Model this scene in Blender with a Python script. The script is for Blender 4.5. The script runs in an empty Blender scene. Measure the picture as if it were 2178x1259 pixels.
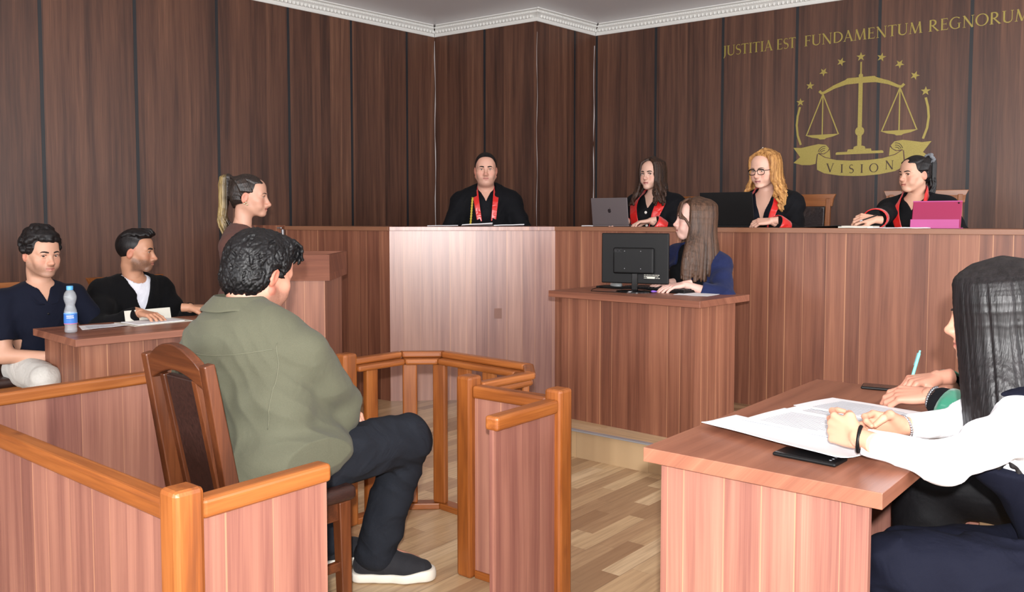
import bpy, bmesh, math, random
import numpy as np
from mathutils import Vector, Matrix, noise as mnoise
from mathutils.bvhtree import BVHTree
from math import sin, cos, pi, radians, hypot, atan2, sqrt

S = bpy.context.scene
COL = S.collection
random.seed(7)
rng = np.random.default_rng(11)

# ------------------------------------------------------------------ camera, light, exposure
cam = bpy.data.cameras.new('camera')
cam.sensor_width = 36.0
cam.lens = 1830 / 2178 * 36.0
cam.shift_y = -(629.5 - 570) / 2178
cam.clip_start = 0.05
co = bpy.data.objects.new('camera', cam); COL.objects.link(co)
EYE = 1.32
co.location = (0, 0, EYE)
co.rotation_euler = (radians(90 - 3.2), 0, 0)
S.camera = co
S.view_settings.view_transform = 'Standard'
S.view_settings.look = 'None'
S.view_settings.gamma = 1.0
S.view_settings.use_curve_mapping = False
S.view_settings.exposure = 0.0
S.cycles.use_denoising = True
S.cycles.max_bounces = 7
S.cycles.diffuse_bounces = 4
S.cycles.glossy_bounces = 3
S.cycles.transmission_bounces = 8
S.cycles.transparent_max_bounces = 12
S.cycles.sample_clamp_indirect = 4.0
S.cycles.caustics_reflective = False
S.cycles.caustics_refractive = False

W = bpy.data.worlds.new('world'); S.world = W; W.use_nodes = True
W.node_tree.nodes['Background'].inputs[0].default_value = (0.75, 0.82, 1.0, 1)
W.node_tree.nodes['Background'].inputs[1].default_value = 0.5

def lamp(name, kind, loc, energy, color=(1, 1, 1), aim=None, **kw):
    d = bpy.data.lights.new(name, kind); d.energy = energy; d.color = color
    for k, v in kw.items(): setattr(d, k, v)
    o = bpy.data.objects.new(name, d); COL.objects.link(o); o.location = loc
    if aim is not None:
        o.rotation_euler = (Vector(aim) - Vector(loc)).to_track_quat('-Z', 'Y').to_euler()
    return o

# the photographer's flash, just above and behind the lens
FLASH = 150
lamp('camera_flash', 'SPOT', (0.0, -0.13, EYE + 0.14), FLASH * 4, (1.0, 0.985, 0.97), aim=(0, 10, EYE - 0.35),
     spot_size=radians(100), spot_blend=0.6, shadow_soft_size=0.022)

# ------------------------------------------------------------------ helpers
def link(name, me, mats, parent=None):
    o = bpy.data.objects.new(name, me)
    for m in (mats if isinstance(mats, (list, tuple)) else [mats]): me.materials.append(m)
    COL.objects.link(o)
    if parent is not None: o.parent = parent
    return o

def tag(o, label=None, cat=None, group=None, kind=None):
    if label: o['label'] = label
    if cat: o['category'] = cat
    if group: o['group'] = group
    if kind: o['kind'] = kind
    return o

def empty(name, loc=(0, 0, 0), rz=0.0, label=None, cat=None, group=None):
    o = bpy.data.objects.new(name, None); COL.objects.link(o)
    o.empty_display_size = 0.05
    o.location = loc; o.rotation_euler = (0, 0, rz)
    return tag(o, label, cat, group)

def bev(o, w=0.003, seg=2, ang=35):
    m = o.modifiers.new('bevel', 'BEVEL'); m.width = w; m.segments = seg; m.limit_method = 'ANGLE'; m.angle_limit = radians(ang)
    m.harden_normals = False
    return o

def smooth(o, ang=None):
    me = o.data
    me.polygons.foreach_set('use_smooth', [True] * len(me.polygons))
    if ang: me.set_sharp_from_angle(angle=radians(ang))
    return o

class MB:
    def __init__(s): s.v = []; s.f = []; s.mi = []; s.m = 0
    def add(s, vs, fs):
        b = len(s.v); s.v += [tuple(p) for p in vs]
        s.f += [tuple(i + b for i in f) for f in fs]; s.mi += [s.m] * len(fs)
        return s
    def box(s, c, d, rz=0.0, M=None):
        hx, hy, hz = d[0] / 2, d[1] / 2, d[2] / 2
        vs = []
        for z in (-hz, hz):
            for x, y in ((-hx, -hy), (hx, -hy), (hx, hy), (-hx, hy)):
                p = Vector((x, y, z))
                if M is not None: p = M @ p
                elif rz: p = Vector((x * cos(rz) - y * sin(rz), x * sin(rz) + y * cos(rz), z))
                vs.append((p[0] + c[0], p[1] + c[1], p[2] + c[2]))
        return s.add(vs, [(3, 2, 1, 0), (4, 5, 6, 7), (0, 1, 5, 4), (1, 2, 6, 5), (2, 3, 7, 6), (3, 0, 4, 7)])
    def b2(s, x0, x1, y0, y1, z0, z1):
        return s.box(((x0 + x1) / 2, (y0 + y1) / 2, (z0 + z1) / 2), (x1 - x0, y1 - y0, z1 - z0))
    def prism(s, poly, z0, z1):
        n = len(poly)
        a = sum(poly[i][0] * poly[(i + 1) % n][1] - poly[(i + 1) % n][0] * poly[i][1] for i in range(n))
        if a < 0: poly = poly[::-1]
        vs = [(x, y, z0) for x, y in poly] + [(x, y, z1) for x, y in poly]
        return s.add(vs, [tuple(range(n - 1, -1, -1)), tuple(range(n, 2 * n))] + [(i, (i + 1) % n, n + (i + 1) % n, n + i) for i in range(n)])
    def bar(s, p, q, w, h, up=(0, 0, 1), w2=None, h2=None):
        p, q = Vector(p), Vector(q); t = (q - p).normalized(); u = Vector(up)
        if abs(t.dot(u)) > 0.99: u = Vector((0, 1, 0))
        a = t.cross(u).normalized(); b = a.cross(t).normalized()
        vs = []
        for P, ww, hh in ((p, w, h), (q, w2 or w, h2 or h)):
            for i, j in ((-1, -1), (1, -1), (1, 1), (-1, 1)): vs.append(P + a * (i * ww / 2) + b * (j * hh / 2))
        return s.add(vs, [(3, 2, 1, 0), (4, 5, 6, 7), (0, 1, 5, 4), (1, 2, 6, 5), (2, 3, 7, 6), (3, 0, 4, 7)])
    def tube(s, pts, r, n=8, caps=True, flat=1.0, nrm=None):
        pts = [Vector(p) for p in pts]; rs = r if isinstance(r, (list, tuple)) else [r] * len(pts)
        b = len(s.v); prev = None
        for i, p in enumerate(pts):
            t = (pts[min(i + 1, len(pts) - 1)] - pts[max(i - 1, 0)]).normalized()
            ref = Vector(nrm) if nrm is not None else (prev if prev is not None else (Vector((0, 0, 1)) if abs(t.z) < 0.9 else Vector((1, 0, 0))))
            a = (ref - t * ref.dot(t)).normalized(); c = t.cross(a); prev = a
            for k in range(n):
                th = 2 * pi * k / n
                s.v.append(tuple(p + a * (cos(th) * rs[i] * flat) + c * (sin(th) * rs[i])))
        for i in range(len(pts) - 1):
            for k in range(n):
                k2 = (k + 1) % n
                s.f.append((b + i * n + k, b + i * n + k2, b + (i + 1) * n + k2, b + (i + 1) * n + k)); s.mi.append(s.m)
        if caps:
            s.f.append(tuple(b + k for k in range(n - 1, -1, -1))); s.mi.append(s.m)
            s.f.append(tuple(b + (len(pts) - 1) * n + k for k in range(n))); s.mi.append(s.m)
        return s
    def lathe(s, prof, c=(0, 0, 0), n=32, a0=0, a1=2 * pi):
        full = abs(a1 - a0 - 2 * pi) < 1e-6; m = n if full else n + 1
        b = len(s.v)
        for r, z in prof:
            for k in range(m):
                th = a0 + (a1 - a0) * k / n
                s.v.append((c[0] + r * cos(th), c[1] + r * sin(th), c[2] + z))
        for i in range(len(prof) - 1):
            for k in range(n):
                k2 = (k + 1) % m
                s.f.append((b + i * m + k, b + i * m + k2, b + (i + 1) * m + k2, b + (i + 1) * m + k)); s.mi.append(s.m)
        return s
    def sphere(s, c, r, n=10, m=7):
        rr = r if isinstance(r, (tuple, list)) else (r, r, r); b = len(s.v)
        s.v.append((c[0], c[1], c[2] - rr[2]))
        for i in range(1, m):
            ph = -pi / 2 + pi * i / m
            for k in range(n):
                th = 2 * pi * k / n
                s.v.append((c[0] + rr[0] * cos(ph) * cos(th), c[1] + rr[1] * cos(ph) * sin(th), c[2] + rr[2] * sin(ph)))
        s.v.append((c[0], c[1], c[2] + rr[2])); top = len(s.v) - 1
        for k in range(n):
            k2 = (k + 1) % n
            s.f.append((b, b + 1 + k2, b + 1 + k)); s.mi.append(s.m)
            for i in range(m - 2):
                s.f.append((b + 1 + i * n + k, b + 1 + i * n + k2, b + 1 + (i + 1) * n + k2, b + 1 + (i + 1) * n + k)); s.mi.append(s.m)
            s.f.append((b + 1 + (m - 2) * n + k, b + 1 + (m - 2) * n + k2, top)); s.mi.append(s.m)
        return s
    def build(s, name, mats, parent=None, sm=False, ang=40):
        me = bpy.data.meshes.new(name); me.from_pydata(s.v, [], s.f); me.update()
        o = link(name, me, mats, parent)
        if any(s.mi): me.polygons.foreach_set('material_index', s.mi)
        if sm: smooth(o, ang)
        return o

class NT:
    def __init__(s, name):
        s.m = bpy.data.materials.new(name); s.m.use_nodes = True
        s.t = s.m.node_tree; s.b = s.t.nodes['Principled BSDF']
    def n(s, typ, ins=None, **kw):
        nd = s.t.nodes.new('ShaderNode' + typ)
        for k, v in kw.items(): setattr(nd, k, v)
        for k, v in (ins or {}).items():
            sock = nd.inputs[k]
            if isinstance(v, bpy.types.NodeSocket): s.t.links.new(v, sock)
            else: sock.default_value = v
        return nd
    def math(s, op, a, b=0.0, c=0.0, clamp=False):
        return s.n('Math', {0: a, 1: b, 2: c}, operation=op, use_clamp=clamp).outputs[0]
    def xyz(s, x, y, z): return s.n('CombineXYZ', {0: x, 1: y, 2: z}).outputs[0]
    def ramp(s, fac, stops, interp='LINEAR'):
        r = s.n('ValToRGB', {0: fac}); e = r.color_ramp; e.interpolation = interp
        while len(e.elements) < len(stops): e.elements.new(0.5)
        for el, (p, c) in zip(e.elements, stops): el.position = p; el.color = (*c, 1)
        return r.outputs[0]
    def mix(s, fac, a, b, mode='MIX'):
        m = s.n('Mix', data_type='RGBA', blend_type=mode)
        for sock, v in ((m.inputs[0], fac), (m.inputs[6], a), (m.inputs[7], b)):
            if isinstance(v, bpy.types.NodeSocket): s.t.links.new(v, sock)
            else: sock.default_value = v if not isinstance(v, tuple) or len(v) == 4 else (*v, 1)
        return m.outputs[2]
    def set(s, **kw):
        for k, v in kw.items():
            k = {'col': 'Base Color', 'rough': 'Roughness', 'spec': 'Specular IOR Level', 'metal': 'Metallic', 'trans': 'Transmission Weight', 'ior': 'IOR',
                 'sheen': 'Sheen Weight', 'coat': 'Coat Weight', 'coatr': 'Coat Roughness', 'sss': 'Subsurface Weight', 'aniso': 'Anisotropic', 'sheenr': 'Sheen Roughness',
                 'normal': 'Normal', 'alpha': 'Alpha', 'emc': 'Emission Color', 'ems': 'Emission Strength'}[k]
            if isinstance(v, bpy.types.NodeSocket): s.t.links.new(v, s.b.inputs[k])
            else: s.b.inputs[k].default_value = (*v, 1) if isinstance(v, tuple) and len(v) == 3 else v
        return s
    def bump(s, h, strength=0.3, dist=0.002):
        return s.n('Bump', {'Height': h, 'Strength': strength, 'Distance': dist}).outputs[0]

def srgb(r, g, b):
    return tuple(((c / 255) / 12.92 if c <= 10 else ((c / 255 + 0.055) / 1.055) ** 2.4) for c in (r, g, b))

def plain(name, c, rough=0.5, **kw):
    t = NT(name); t.set(col=srgb(*c), rough=rough, **kw); return t.m

# ------------------------------------------------------------------ materials
def laminate(name, cols, horiz=False, rough=0.4, gain=0.5, seam=True, width=9.0, seamc=(214, 160, 118), spec=0.5, fw=0.34):
    t = NT(name)
    sep = t.n('SeparateXYZ', {0: t.n('TexCoord').outputs['Object']}).outputs
    rnd = t.n('ObjectInfo').outputs['Random']
    if horiz:
        ac = t.math('ADD', sep[1], t.math('MULTIPLY', sep[2], 0.9)); al = sep[0]
    else:
        ac = t.math('ADD', sep[0], t.math('MULTIPLY', sep[1], 1.37)); al = sep[2]
    ac = t.math('ADD', ac, t.math('MULTIPLY', rnd, 37.0))
    wob = t.n('TexNoise', {'Vector': t.xyz(t.math('MULTIPLY', ac, 3.0), 0.0, t.math('MULTIPLY', al, 1.1)), 'Scale': 1.0, 'Detail': 1.0}).outputs[0]
    acw = t.math('ADD', ac, t.math('MULTIPLY', t.math('SUBTRACT', wob, 0.5), 0.035))
    vor = t.n('TexVoronoi', {'W': ac, 'Scale': width}, voronoi_dimensions='1D').outputs['Color']
    sv = t.n('SeparateXYZ', {0: vor}).outputs
    edge = t.n('TexVoronoi', {'W': ac, 'Scale': width}, voronoi_dimensions='1D', feature='DISTANCE_TO_EDGE').outputs['Distance']
    band = t.n('TexNoise', {'Vector': t.xyz(t.math('MULTIPLY', acw, 22.0), t.math('MULTIPLY', sv[1], 9.0), t.math('MULTIPLY', al, 0.8)), 'Scale': 1.0, 'Detail': 3.0, 'Roughness': 0.6}).outputs[0]
    fine = t.n('TexNoise', {'Vector': t.xyz(t.math('MULTIPLY', acw, 230.0), 0.0, t.math('MULTIPLY', al, 3.0)), 'Scale': 1.0, 'Detail': 2.0, 'Roughness': 0.7}).outputs[0]
    f = t.math('ADD', t.math('MULTIPLY', sv[0], 0.24), t.math('ADD', t.math('MULTIPLY', band, 0.86), t.math('MULTIPLY', fine, fw)))
    f = t.math('SUBTRACT', f, 0.22 + (fw - 0.34) / 2, clamp=True)
    n = len(cols)
    col = t.ramp(f, [(0.16 + 0.68 * i / (n - 1), srgb(*cols[i])) for i in range(n)])
    if seam:
        on = t.math('MULTIPLY', t.math('LESS_THAN', edge, 0.022), t.math('GREATER_THAN', sv[2], 0.45))
        col = t.mix(t.math('MULTIPLY', on, gain), col, srgb(*seamc))
    t.set(col=col, rough=rough, spec=spec, normal=t.bump(fine, 0.08, 0.0006))
    return t.m

LAM = [(84, 48, 37), (108, 65, 49), (130, 82, 62), (147, 96, 73), (172, 120, 92)]
M_lam = laminate('bench_laminate', LAM, rough=0.45)
M_lamh = laminate('bench_laminate_lengthwise', [(106, 64, 49), (126, 79, 61), (144, 93, 72), (160, 108, 84)], horiz=True, rough=0.36, seam=False, width=12.0)
M_edge = laminate('laminate_edging', [(124, 82, 60), (136, 92, 68), (146, 102, 76)], horiz=True, rough=0.4, seam=False)
M_lamc = laminate('glare_lightened_bench_laminate', [(118, 78, 74), (138, 96, 88), (160, 116, 104), (178, 134, 118), (196, 150, 130)], rough=0.33, spec=0.9)  # same wood as the bench, with flash glare lightened into the base colours
M_lampink = laminate('booth_laminate', [(100, 60, 52), (122, 77, 67), (141, 94, 80), (157, 108, 91), (180, 131, 108)], rough=0.5, gain=0.3)
M_wall = laminate('wall_panelling', [(48, 29, 21), (66, 41, 31), (84, 54, 41), (99, 66, 50), (120, 84, 64)], rough=0.44, width=11.0, seam=False, spec=0.4, fw=0.5)

def pine(name, horiz, base=((108, 56, 22), (138, 76, 30), (160, 95, 44))):
    t = NT(name)
    sep = t.n('SeparateXYZ', {0: t.n('TexCoord').outputs['Object']}).outputs
    rnd = t.n('ObjectInfo').outputs['Random']
    if horiz: al, a, b = sep[0], sep[1], sep[2]
    else: al, a, b = sep[2], sep[0], sep[1]
    off = t.math('MULTIPLY', rnd, 31.0)
    v = t.xyz(t.math('ADD', t.math('MULTIPLY', a, 14.0), off), t.math('MULTIPLY', b, 14.0), t.math('MULTIPLY', al, 1.6))
    big = t.n('TexNoise', {'Vector': v, 'Scale': 1.0, 'Detail': 3.0, 'Distortion': 0.6}).outputs[0]
    v2 = t.xyz(t.math('ADD', t.math('MULTIPLY', a, 160.0), off), t.math('MULTIPLY', b, 160.0), t.math('MULTIPLY', al, 6.0))
    fine = t.n('TexNoise', {'Vector': v2, 'Scale': 1.0, 'Detail': 2.0}).outputs[0]
    f = t.math('ADD', t.math('MULTIPLY', big, 0.75), t.math('MULTIPLY', fine, 0.3))
    col = t.ramp(f, [(0.35, srgb(*base[0])), (0.52, srgb(*base[1])), (0.7, srgb(*base[2]))])
    kv = t.xyz(t.math('ADD', t.math('MULTIPLY', a, 9.0), off), t.math('MULTIPLY', b, 9.0), t.math('MULTIPLY', al, 4.5))
    k = t.n('TexVoronoi', {'Vector': kv, 'Scale': 1.0}).outputs['Distance']
    col = t.mix(t.math('MULTIPLY', t.math('SUBTRACT', 0.17, k, clamp=True), 4.5, clamp=True), col, srgb(92, 40, 16))
    t.set(col=col, rough=0.4, coat=0.08, coatr=0.25)
    return t.m
M_pinev = pine('varnished_pine_upright', False)
M_pineh = pine('varnished_pine_lengthwise', True)
CH = ((58, 27, 11), (82, 41, 19), (104, 56, 28))
M_chv = pine('chair_wood_upright', False, CH)
M_chh = pine('chair_wood_lengthwise', True, CH)
M_leather = (lambda t: t.set(col=t.ramp(t.n('TexNoise', {'Scale': 25.0}).outputs[0], [(0.3, srgb(38, 22, 18)), (0.7, srgb(58, 34, 28))]), rough=0.42,
             normal=t.bump(t.n('TexNoise', {'Scale': 300.0}).outputs[0], 0.2)).m)(NT('brown_leather'))

def floor_mat():
    t = NT('oak_laminate_floor')
    sep = t.n('SeparateXYZ', {0: t.n('TexCoord').outputs['Object']}).outputs
    x, y = sep[0], sep[1]
    # planks run along the object's X axis
    row = t.math('FLOOR', t.math('DIVIDE', y, 0.08))
    h = t.n('TexWhiteNoise', {'W': row}, noise_dimensions='1D').outputs['Value']
    cx = t.math('ADD', t.math('DIVIDE', x, 0.46), t.math('MULTIPLY', h, 7.0))
    c = t.math('FLOOR', cx)
    wn = t.n('TexWhiteNoise', {'Vector': t.xyz(row, c, 0.0)}, noise_dimensions='3D').outputs['Value']
    col = t.ramp(wn, [(0.0, srgb(150, 118, 88)), (0.3, srgb(176, 144, 110)), (0.6, srgb(194, 164, 126)), (0.85, srgb(204, 176, 138)), (1.0, srgb(212, 186, 150))])
    g = t.n('TexNoise', {'Vector': t.xyz(t.math('MULTIPLY', x, 4.0), t.math('MULTIPLY', y, 70.0), t.math('MULTIPLY', wn, 20.0)), 'Scale': 1.0, 'Detail': 3.0, 'Distortion': 0.4}).outputs[0]
    col = t.mix(t.math('MULTIPLY', t.math('SUBTRACT', 0.62, g, clamp=True), 1.3, clamp=True), col, srgb(120, 90, 66))
    ey = t.math('ABSOLUTE', t.math('SUBTRACT', t.math('FRACT', t.math('DIVIDE', y, 0.24)), 0.5))
    col = t.mix(t.math('MULTIPLY', t.math('GREATER_THAN', ey, 0.494), 0.5), col, srgb(70, 52, 40))
    ex = t.math('ABSOLUTE', t.math('SUBTRACT', t.math('FRACT', cx), 0.5))
    col = t.mix(t.math('MULTIPLY', t.math('GREATER_THAN', ex, 0.4975), 0.3), col, srgb(90, 66, 50))
    t.set(col=col, rough=0.36)
    return t.m
M_floor = floor_mat()
M_black = plain('groove_black', (16, 18, 24), 0.5)
M_white = plain('white_plaster', (226, 226, 222), 0.55)
M_ceil = plain('ceiling_paint', (236, 236, 240), 0.3)
M_paint = plain('painted_wall', (206, 200, 190), 0.7)
M_metal = plain('brushed_metal', (190, 194, 200), 0.32, metal=0.9)
M_strip = plain('aluminium_strip', (186, 192, 200), 0.4, metal=0.6)
M_gold = (lambda t: t.set(col=t.ramp(t.n('TexNoise', {'Scale': 220.0, 'Detail': 1.0}).outputs[0], [(0.35, srgb(136, 120, 52)), (0.65, srgb(164, 148, 72))]), rough=0.4, metal=0.25).m)(NT('gold_foil'))
M_peel = plain('peeled_foil_edge', (170, 160, 158), 0.35)
M_blackp = plain('black_plastic', (9, 9, 10), 0.5, spec=0.25)
M_blackg = plain('glossy_black_plastic', (10, 10, 12), 0.15)
M_paper = (lambda t: t.set(col=(0.78, 0.79, 0.82), rough=0.7).m)(NT('white_paper'))
M_print = plain('printed_text', (150, 152, 160), 0.7)
M_card = plain('cream_card', (206, 204, 192), 0.6)
M_silver = plain('grey_aluminium', (112, 104, 106), 0.42, metal=0.55)
M_glassc = (lambda t: t.set(col=(0.8, 0.86, 0.92), rough=0.06, alpha=0.15, spec=1.0, coat=1.0, normal=t.bump(t.n('TexNoise', {'Scale': 9.0, 'Detail': 2.0}).outputs[0], 0.8, 0.01)).m)(NT('clear_plastic'))

# ------------------------------------------------------------------ room frame
U = Vector((0.772, -0.636, 0)).normalized(); V = Vector((0.636, 0.772, 0)).normalized()
AZU = atan2(U.y, U.x); AZV = atan2(V.y, V.x)
CA, CB, CC = Vector((-0.801, 9.007, 0)), Vector((0.232, 8.27, 0)), Vector((0.853, 8.939, 0))
DL = Vector((-0.686, -0.7275, 0)).normalized(); DR = Vector((0.8072, -0.5903, 0)).normalized()
LEFT_END, RIGHT_END = CA + DL * 11.0, CC + DR * 9.2
REAR = LEFT_END + DR * 9.2 + (CC - CA)
ZC = 3.2

def wall(name, p, q, mat, grooves=(), z1=3.34, t=0.12, side=1):
    """wall panel from p to q, local x along it; its front face is on local y = 0"""
    d = (q - p); L = d.length; rz = atan2(d.y, d.x)
    m = MB(); m.b2(0, L, 0 if side > 0 else -t, t if side > 0 else 0, 0, z1)
    m.m = 1
    for g in grooves: m.b2(g - 0.0125, g + 0.0125, -0.0015 if side > 0 else 0, 0 if side > 0 else 0.0015, 0, ZC)
    o = m.build(name, [mat, M_black]); o.location = p; o.rotation_euler = (0, 0, rz)
    return tag(o, kind='structure')

LA = (CA - LEFT_END).length
gl = [0.372 + 0.68 * k for k in range(16)]
wall('wall_left', LEFT_END, CA, M_wall, [LA - g for g in gl])
wall('wall_corner_left', CA, CB, M_wall, [0.65])
wall('wall_corner_right', CB, CC, M_wall, [0.58])
wall('wall_right', CC, RIGHT_END, M_wall, [0.02] + [0.69 * k for k in range(1, 14)])

def wall_windows(name, p, q, wins, z0=0.95, z1=2.45):
    d = q - p; L = d.length; rz = atan2(d.y, d.x); m = MB(); x = 0
    for (a, b) in wins:
        m.b2(x, a, 0, 0.15, 0, 3.34); m.b2(a, b, 0, 0.15, 0, z0); m.b2(a, b, 0, 0.15, z1, 3.34); x = b
    m.b2(x, L, 0, 0.15, 0, 3.34)
    o = m.build(name, M_paint); o.location = p; o.rotation_euler = (0, 0, rz); tag(o, kind='structure')
    for i, (a, b) in enumerate(wins):
        f = MB()
        f.b2(a, b, 0.03, 0.09, z0, z0 + 0.05); f.b2(a, b, 0.03, 0.09, z1 - 0.05, z1); f.b2(a, a + 0.05, 0.03, 0.09, z0, z1); f.b2(b - 0.05, b, 0.03, 0.09, z0, z1)
        f.b2((a + b) / 2 - 0.03, (a + b) / 2 + 0.03, 0.03, 0.09, z0, z1)
        w = f.build('window_%d' % (wall_windows.n), M_white); wall_windows.n += 1
        w.location = p; w.rotation_euler = (0, 0, rz); tag(w, kind='structure')
        c = p + d.normalized() * ((a + b) / 2); nrm = Vector((-d.y, d.x, 0)).normalized()
        l = lamp('window_daylight', 'AREA', tuple(c + nrm * 0.14 + Vector((0, 0, (z0 + z1) / 2))), WINDOW_W, (0.96, 0.97, 1.0),
                 aim=tuple(c - nrm + Vector((0, 0, (z0 + z1) / 2))), shape='RECTANGLE', size=(b - a), size_y=(z1 - z0))
wall_windows.n = 1
WINDOW_W = 150
wall_windows('wall_rear', REAR, LEFT_END, [(1.0, 3.0), (4.0, 6.0), (7.0, 9.0)])
wall_windows('wall_side', RIGHT_END, REAR, [(0.6, 2.6), (3.6, 5.6), (6.6, 8.6)])

def slab(name, poly, z0, z1, mat, rz=0.0):
    c, s = cos(-rz), sin(-rz)
    m = MB(); m.prism([(x * c - y * s, x * s + y * c) for x, y in poly], z0, z1)
    o = m.build(name, mat); o.rotation_euler = (0, 0, rz); return tag(o, kind='structure')
ROOM = [(p.x, p.y) for p in (LEFT_END, CA, CB, CC, RIGHT_END, REAR)]
slab('floor', ROOM, -0.1, 0.0, M_floor, AZV)
slab('ceiling', ROOM, ZC + 0.1, ZC + 0.2, M_ceil)

# cornice: moulded profile with a row of eggs and a row of small teeth
def cornice(name, p, q, m0, m1):
    d = (q - p); L = d.length; rz = atan2(d.y, d.x)
    prof = [(0, 0), (-0.012, 0.0), (-0.02, 0.012), (-0.022, 0.03), (-0.05, 0.06), (-0.07, 0.068), (-0.075, 0.085), (-0.10, 0.092), (-0.10, 0.101), (0, 0.101)]
    m = MB(); n = len(prof)
    vs = [(0 - y * m0 * -1, y, ZC + z) for y, z in prof] + [(L + y * m1 * -1, y, ZC + z) for y, z in prof]
    m.add(vs, [(i, i + 1, n + i + 1, n + i) for i in range(n - 1)])
    x = 0.03
    while x < L - 0.02:
        m.sphere((x, -0.038, ZC + 0.043), (0.0125, 0.012, 0.017), 8, 5)
        m.box((x + 0.02, -0.036, ZC + 0.044), (0.006, 0.012, 0.026))
        x += 0.04
    x = 0.02
    while x < L - 0.02:
        m.box((x, -0.073, ZC + 0.077), (0.012, 0.01, 0.012)); x += 0.024
    o = m.build(name, M_white, sm=True, ang=30); o.location = p; o.rotation_euler = (0, 0, rz)
    return tag(o, kind='structure')
cornice('trim_1', LEFT_END, CA, 0, -1); cornice('trim_2', CA, CB, -1, 1)
cornice('trim_3', CB, CC, 1, -1); cornice('trim_4', CC, RIGHT_END, -1, 0)
# pale peeled foil edges in the corners
for i, (p, z0, z1, w) in enumerate(((CA + Vector((0.004, -0.012, 0)), 0.9, 3.16, 0.007), (CB + Vector((0.006, -0.004, 0)), 1.0, 3.1, 0.003), (CC + Vector((-0.012, -0.012, 0)), 1.1, 3.1, 0.008))):
    m = MB(); k = 14
    pts = [(p.x + 0.004 * sin(j * 1.3 + i), p.y, z0 + (z1 - z0) * j / k) for j in range(k + 1)]
    m.tube(pts, [w * (0.35 + 0.3 * (1 + sin(j * 2.1 + i))) for j in range(k + 1)], 6)
    tag(m.build('trim_%d' % (5 + i), M_peel, sm=True), kind='structure')

# dais (clerk's low step) and the judges' platform
D0 = Vector((0.06, 4.97, 0)); D1 = D0 + U * 4.6
dais = slab('floor_dais', [(D0.x, D0.y), (D1.x, D1.y), (D1.x + V.x * 2.6, D1.y + V.y * 2.6), (D0.x + V.x * 2.2, D0.y + V.y * 2.2)], 0.0, 0.156, M_floor, AZU)
m = MB(); m.bar(D0 - V * 0.012 + Vector((0, 0, 0.157)), D1 - V * 0.012 + Vector((0, 0, 0.157)), 0.03, 0.008)
tag(m.build('trim_8', M_strip), kind='structure')
# ------------------------------------------------------------------ judges' bench
def place(o, p, rz): o.location = p; o.rotation_euler = (0, 0, rz); return o
ZB = 1.2715
def bench_unit(name, p, q, label, zf, mat, topmat, depth=0.55, ext0=0.0, ext1=0.0, top_ext=(0, 0)):
    """front panel p->q (ground points), worktop behind it. local x along, local +y away from the public"""
    d = q - p; L = d.length; rz = atan2(d.y, d.x)
    e = empty(name, p, rz, label, 'judges bench')
    m = MB(); m.b2(0, L, 0, 0.018, zf, ZB - 0.03); m.build('front_panel', mat, e)
    m = MB(); m.b2(-top_ext[0], L + top_ext[1], -0.015, depth, ZB - 0.03, ZB); bev(m.build('worktop', topmat, e), 0.002)
    return e, L, rz
J0 = Vector((-0.885, 6.215, 0)); J1 = Vector((0.317, 6.318, 0)); J2 = Vector((2.655, 4.452, 0)); JL = Vector((-1.80, 6.85, 0))
P0 = 0.5   # judges' platform height
bench_unit('bench_section', J0, J1, 'pale glossy middle section of the judges bench, set at an angle facing the room', 0.0, M_lamc, M_lamc, 0.6)
e, L, rz = bench_unit('bench_section', J1, J2, 'long right-hand section of the judges bench behind the clerk desk', 0.0, M_lam, M_edge, 0.55, top_ext=(0.0, 0.012))
m = MB(); m.b2(L - 0.018, L, 0.018, 2.4, 0.1, ZB - 0.03); m.build('side_panel', M_lam, e)
e2, L2, rz2 = bench_unit('bench_section', JL, J0, 'short reddish left section of the judges bench behind the lectern', 0.0, M_lam, M_edge, 0.5)
# gate closing the gap to the left wall
GL = Vector((-2.38, 7.235, 0))
d = JL - GL; rzg = atan2(d.y, d.x); Lg = d.length
g = empty('bench_gate', GL, rzg, 'waist-high wooden gate beside the standing woman, closing the bench against the left wall', 'gate')
m = MB(); m.b2(0, Lg - 0.03, 0, 0.02, 0.08, ZB + 0.005); m.build('door_panel', M_lam, g)
lt = MB(); lt.box((Lg - 0.05, -0.02, ZB - 0.015), (0.05, 0.012, 0.012)); lt.box((Lg - 0.02, -0.02, ZB - 0.09), (0.09, 0.012, 0.012)); lt.box((Lg - 0.02, -0.012, ZB - 0.05), (0.02, 0.02, 0.05))
bev(lt.build('latch', M_metal, g), 0.003)
# stain and paper scrap marks on the middle section are small stickers
m = MB(); m.box((0, 0, 0), (0.055, 0.002, 0.075)); st = m.build('tape_patch', plain('brown_tape', (142, 104, 92), 0.6))
dn = (J1 - J0).normalized(); st.location = J0 + dn * 0.785 + Vector((0, 0, 0.635)) + Vector((dn.y, -dn.x, 0)) * 0.0015; st.rotation_euler = (0, 0, atan2(dn.y, dn.x))
tag(st, 'small square brown tape patch stuck on the glare-lightened bench middle', 'tape')
dV = Vector((DR.y * -1, DR.x, 0))
PL = [(GL.x + 0.05, GL.y + 0.08), (JL.x, JL.y + 0.05), (J0.x + 0.02, J0.y + 0.05), (J1.x, J1.y + 0.05), (J2.x - 0.03, J2.y + 0.06)]
pe = J2 + Vector((sin(radians(38.7)), cos(radians(38.7)), 0)) * 2.35
PL += [(pe.x, pe.y), (CC.x + DR.x * 0.02, CC.y - 0.05), (CB.x, CB.y - 0.03), (CA.x, CA.y - 0.05)]
slab('floor_judges_platform', PL, 0.157, P0, M_floor, AZU)

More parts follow.
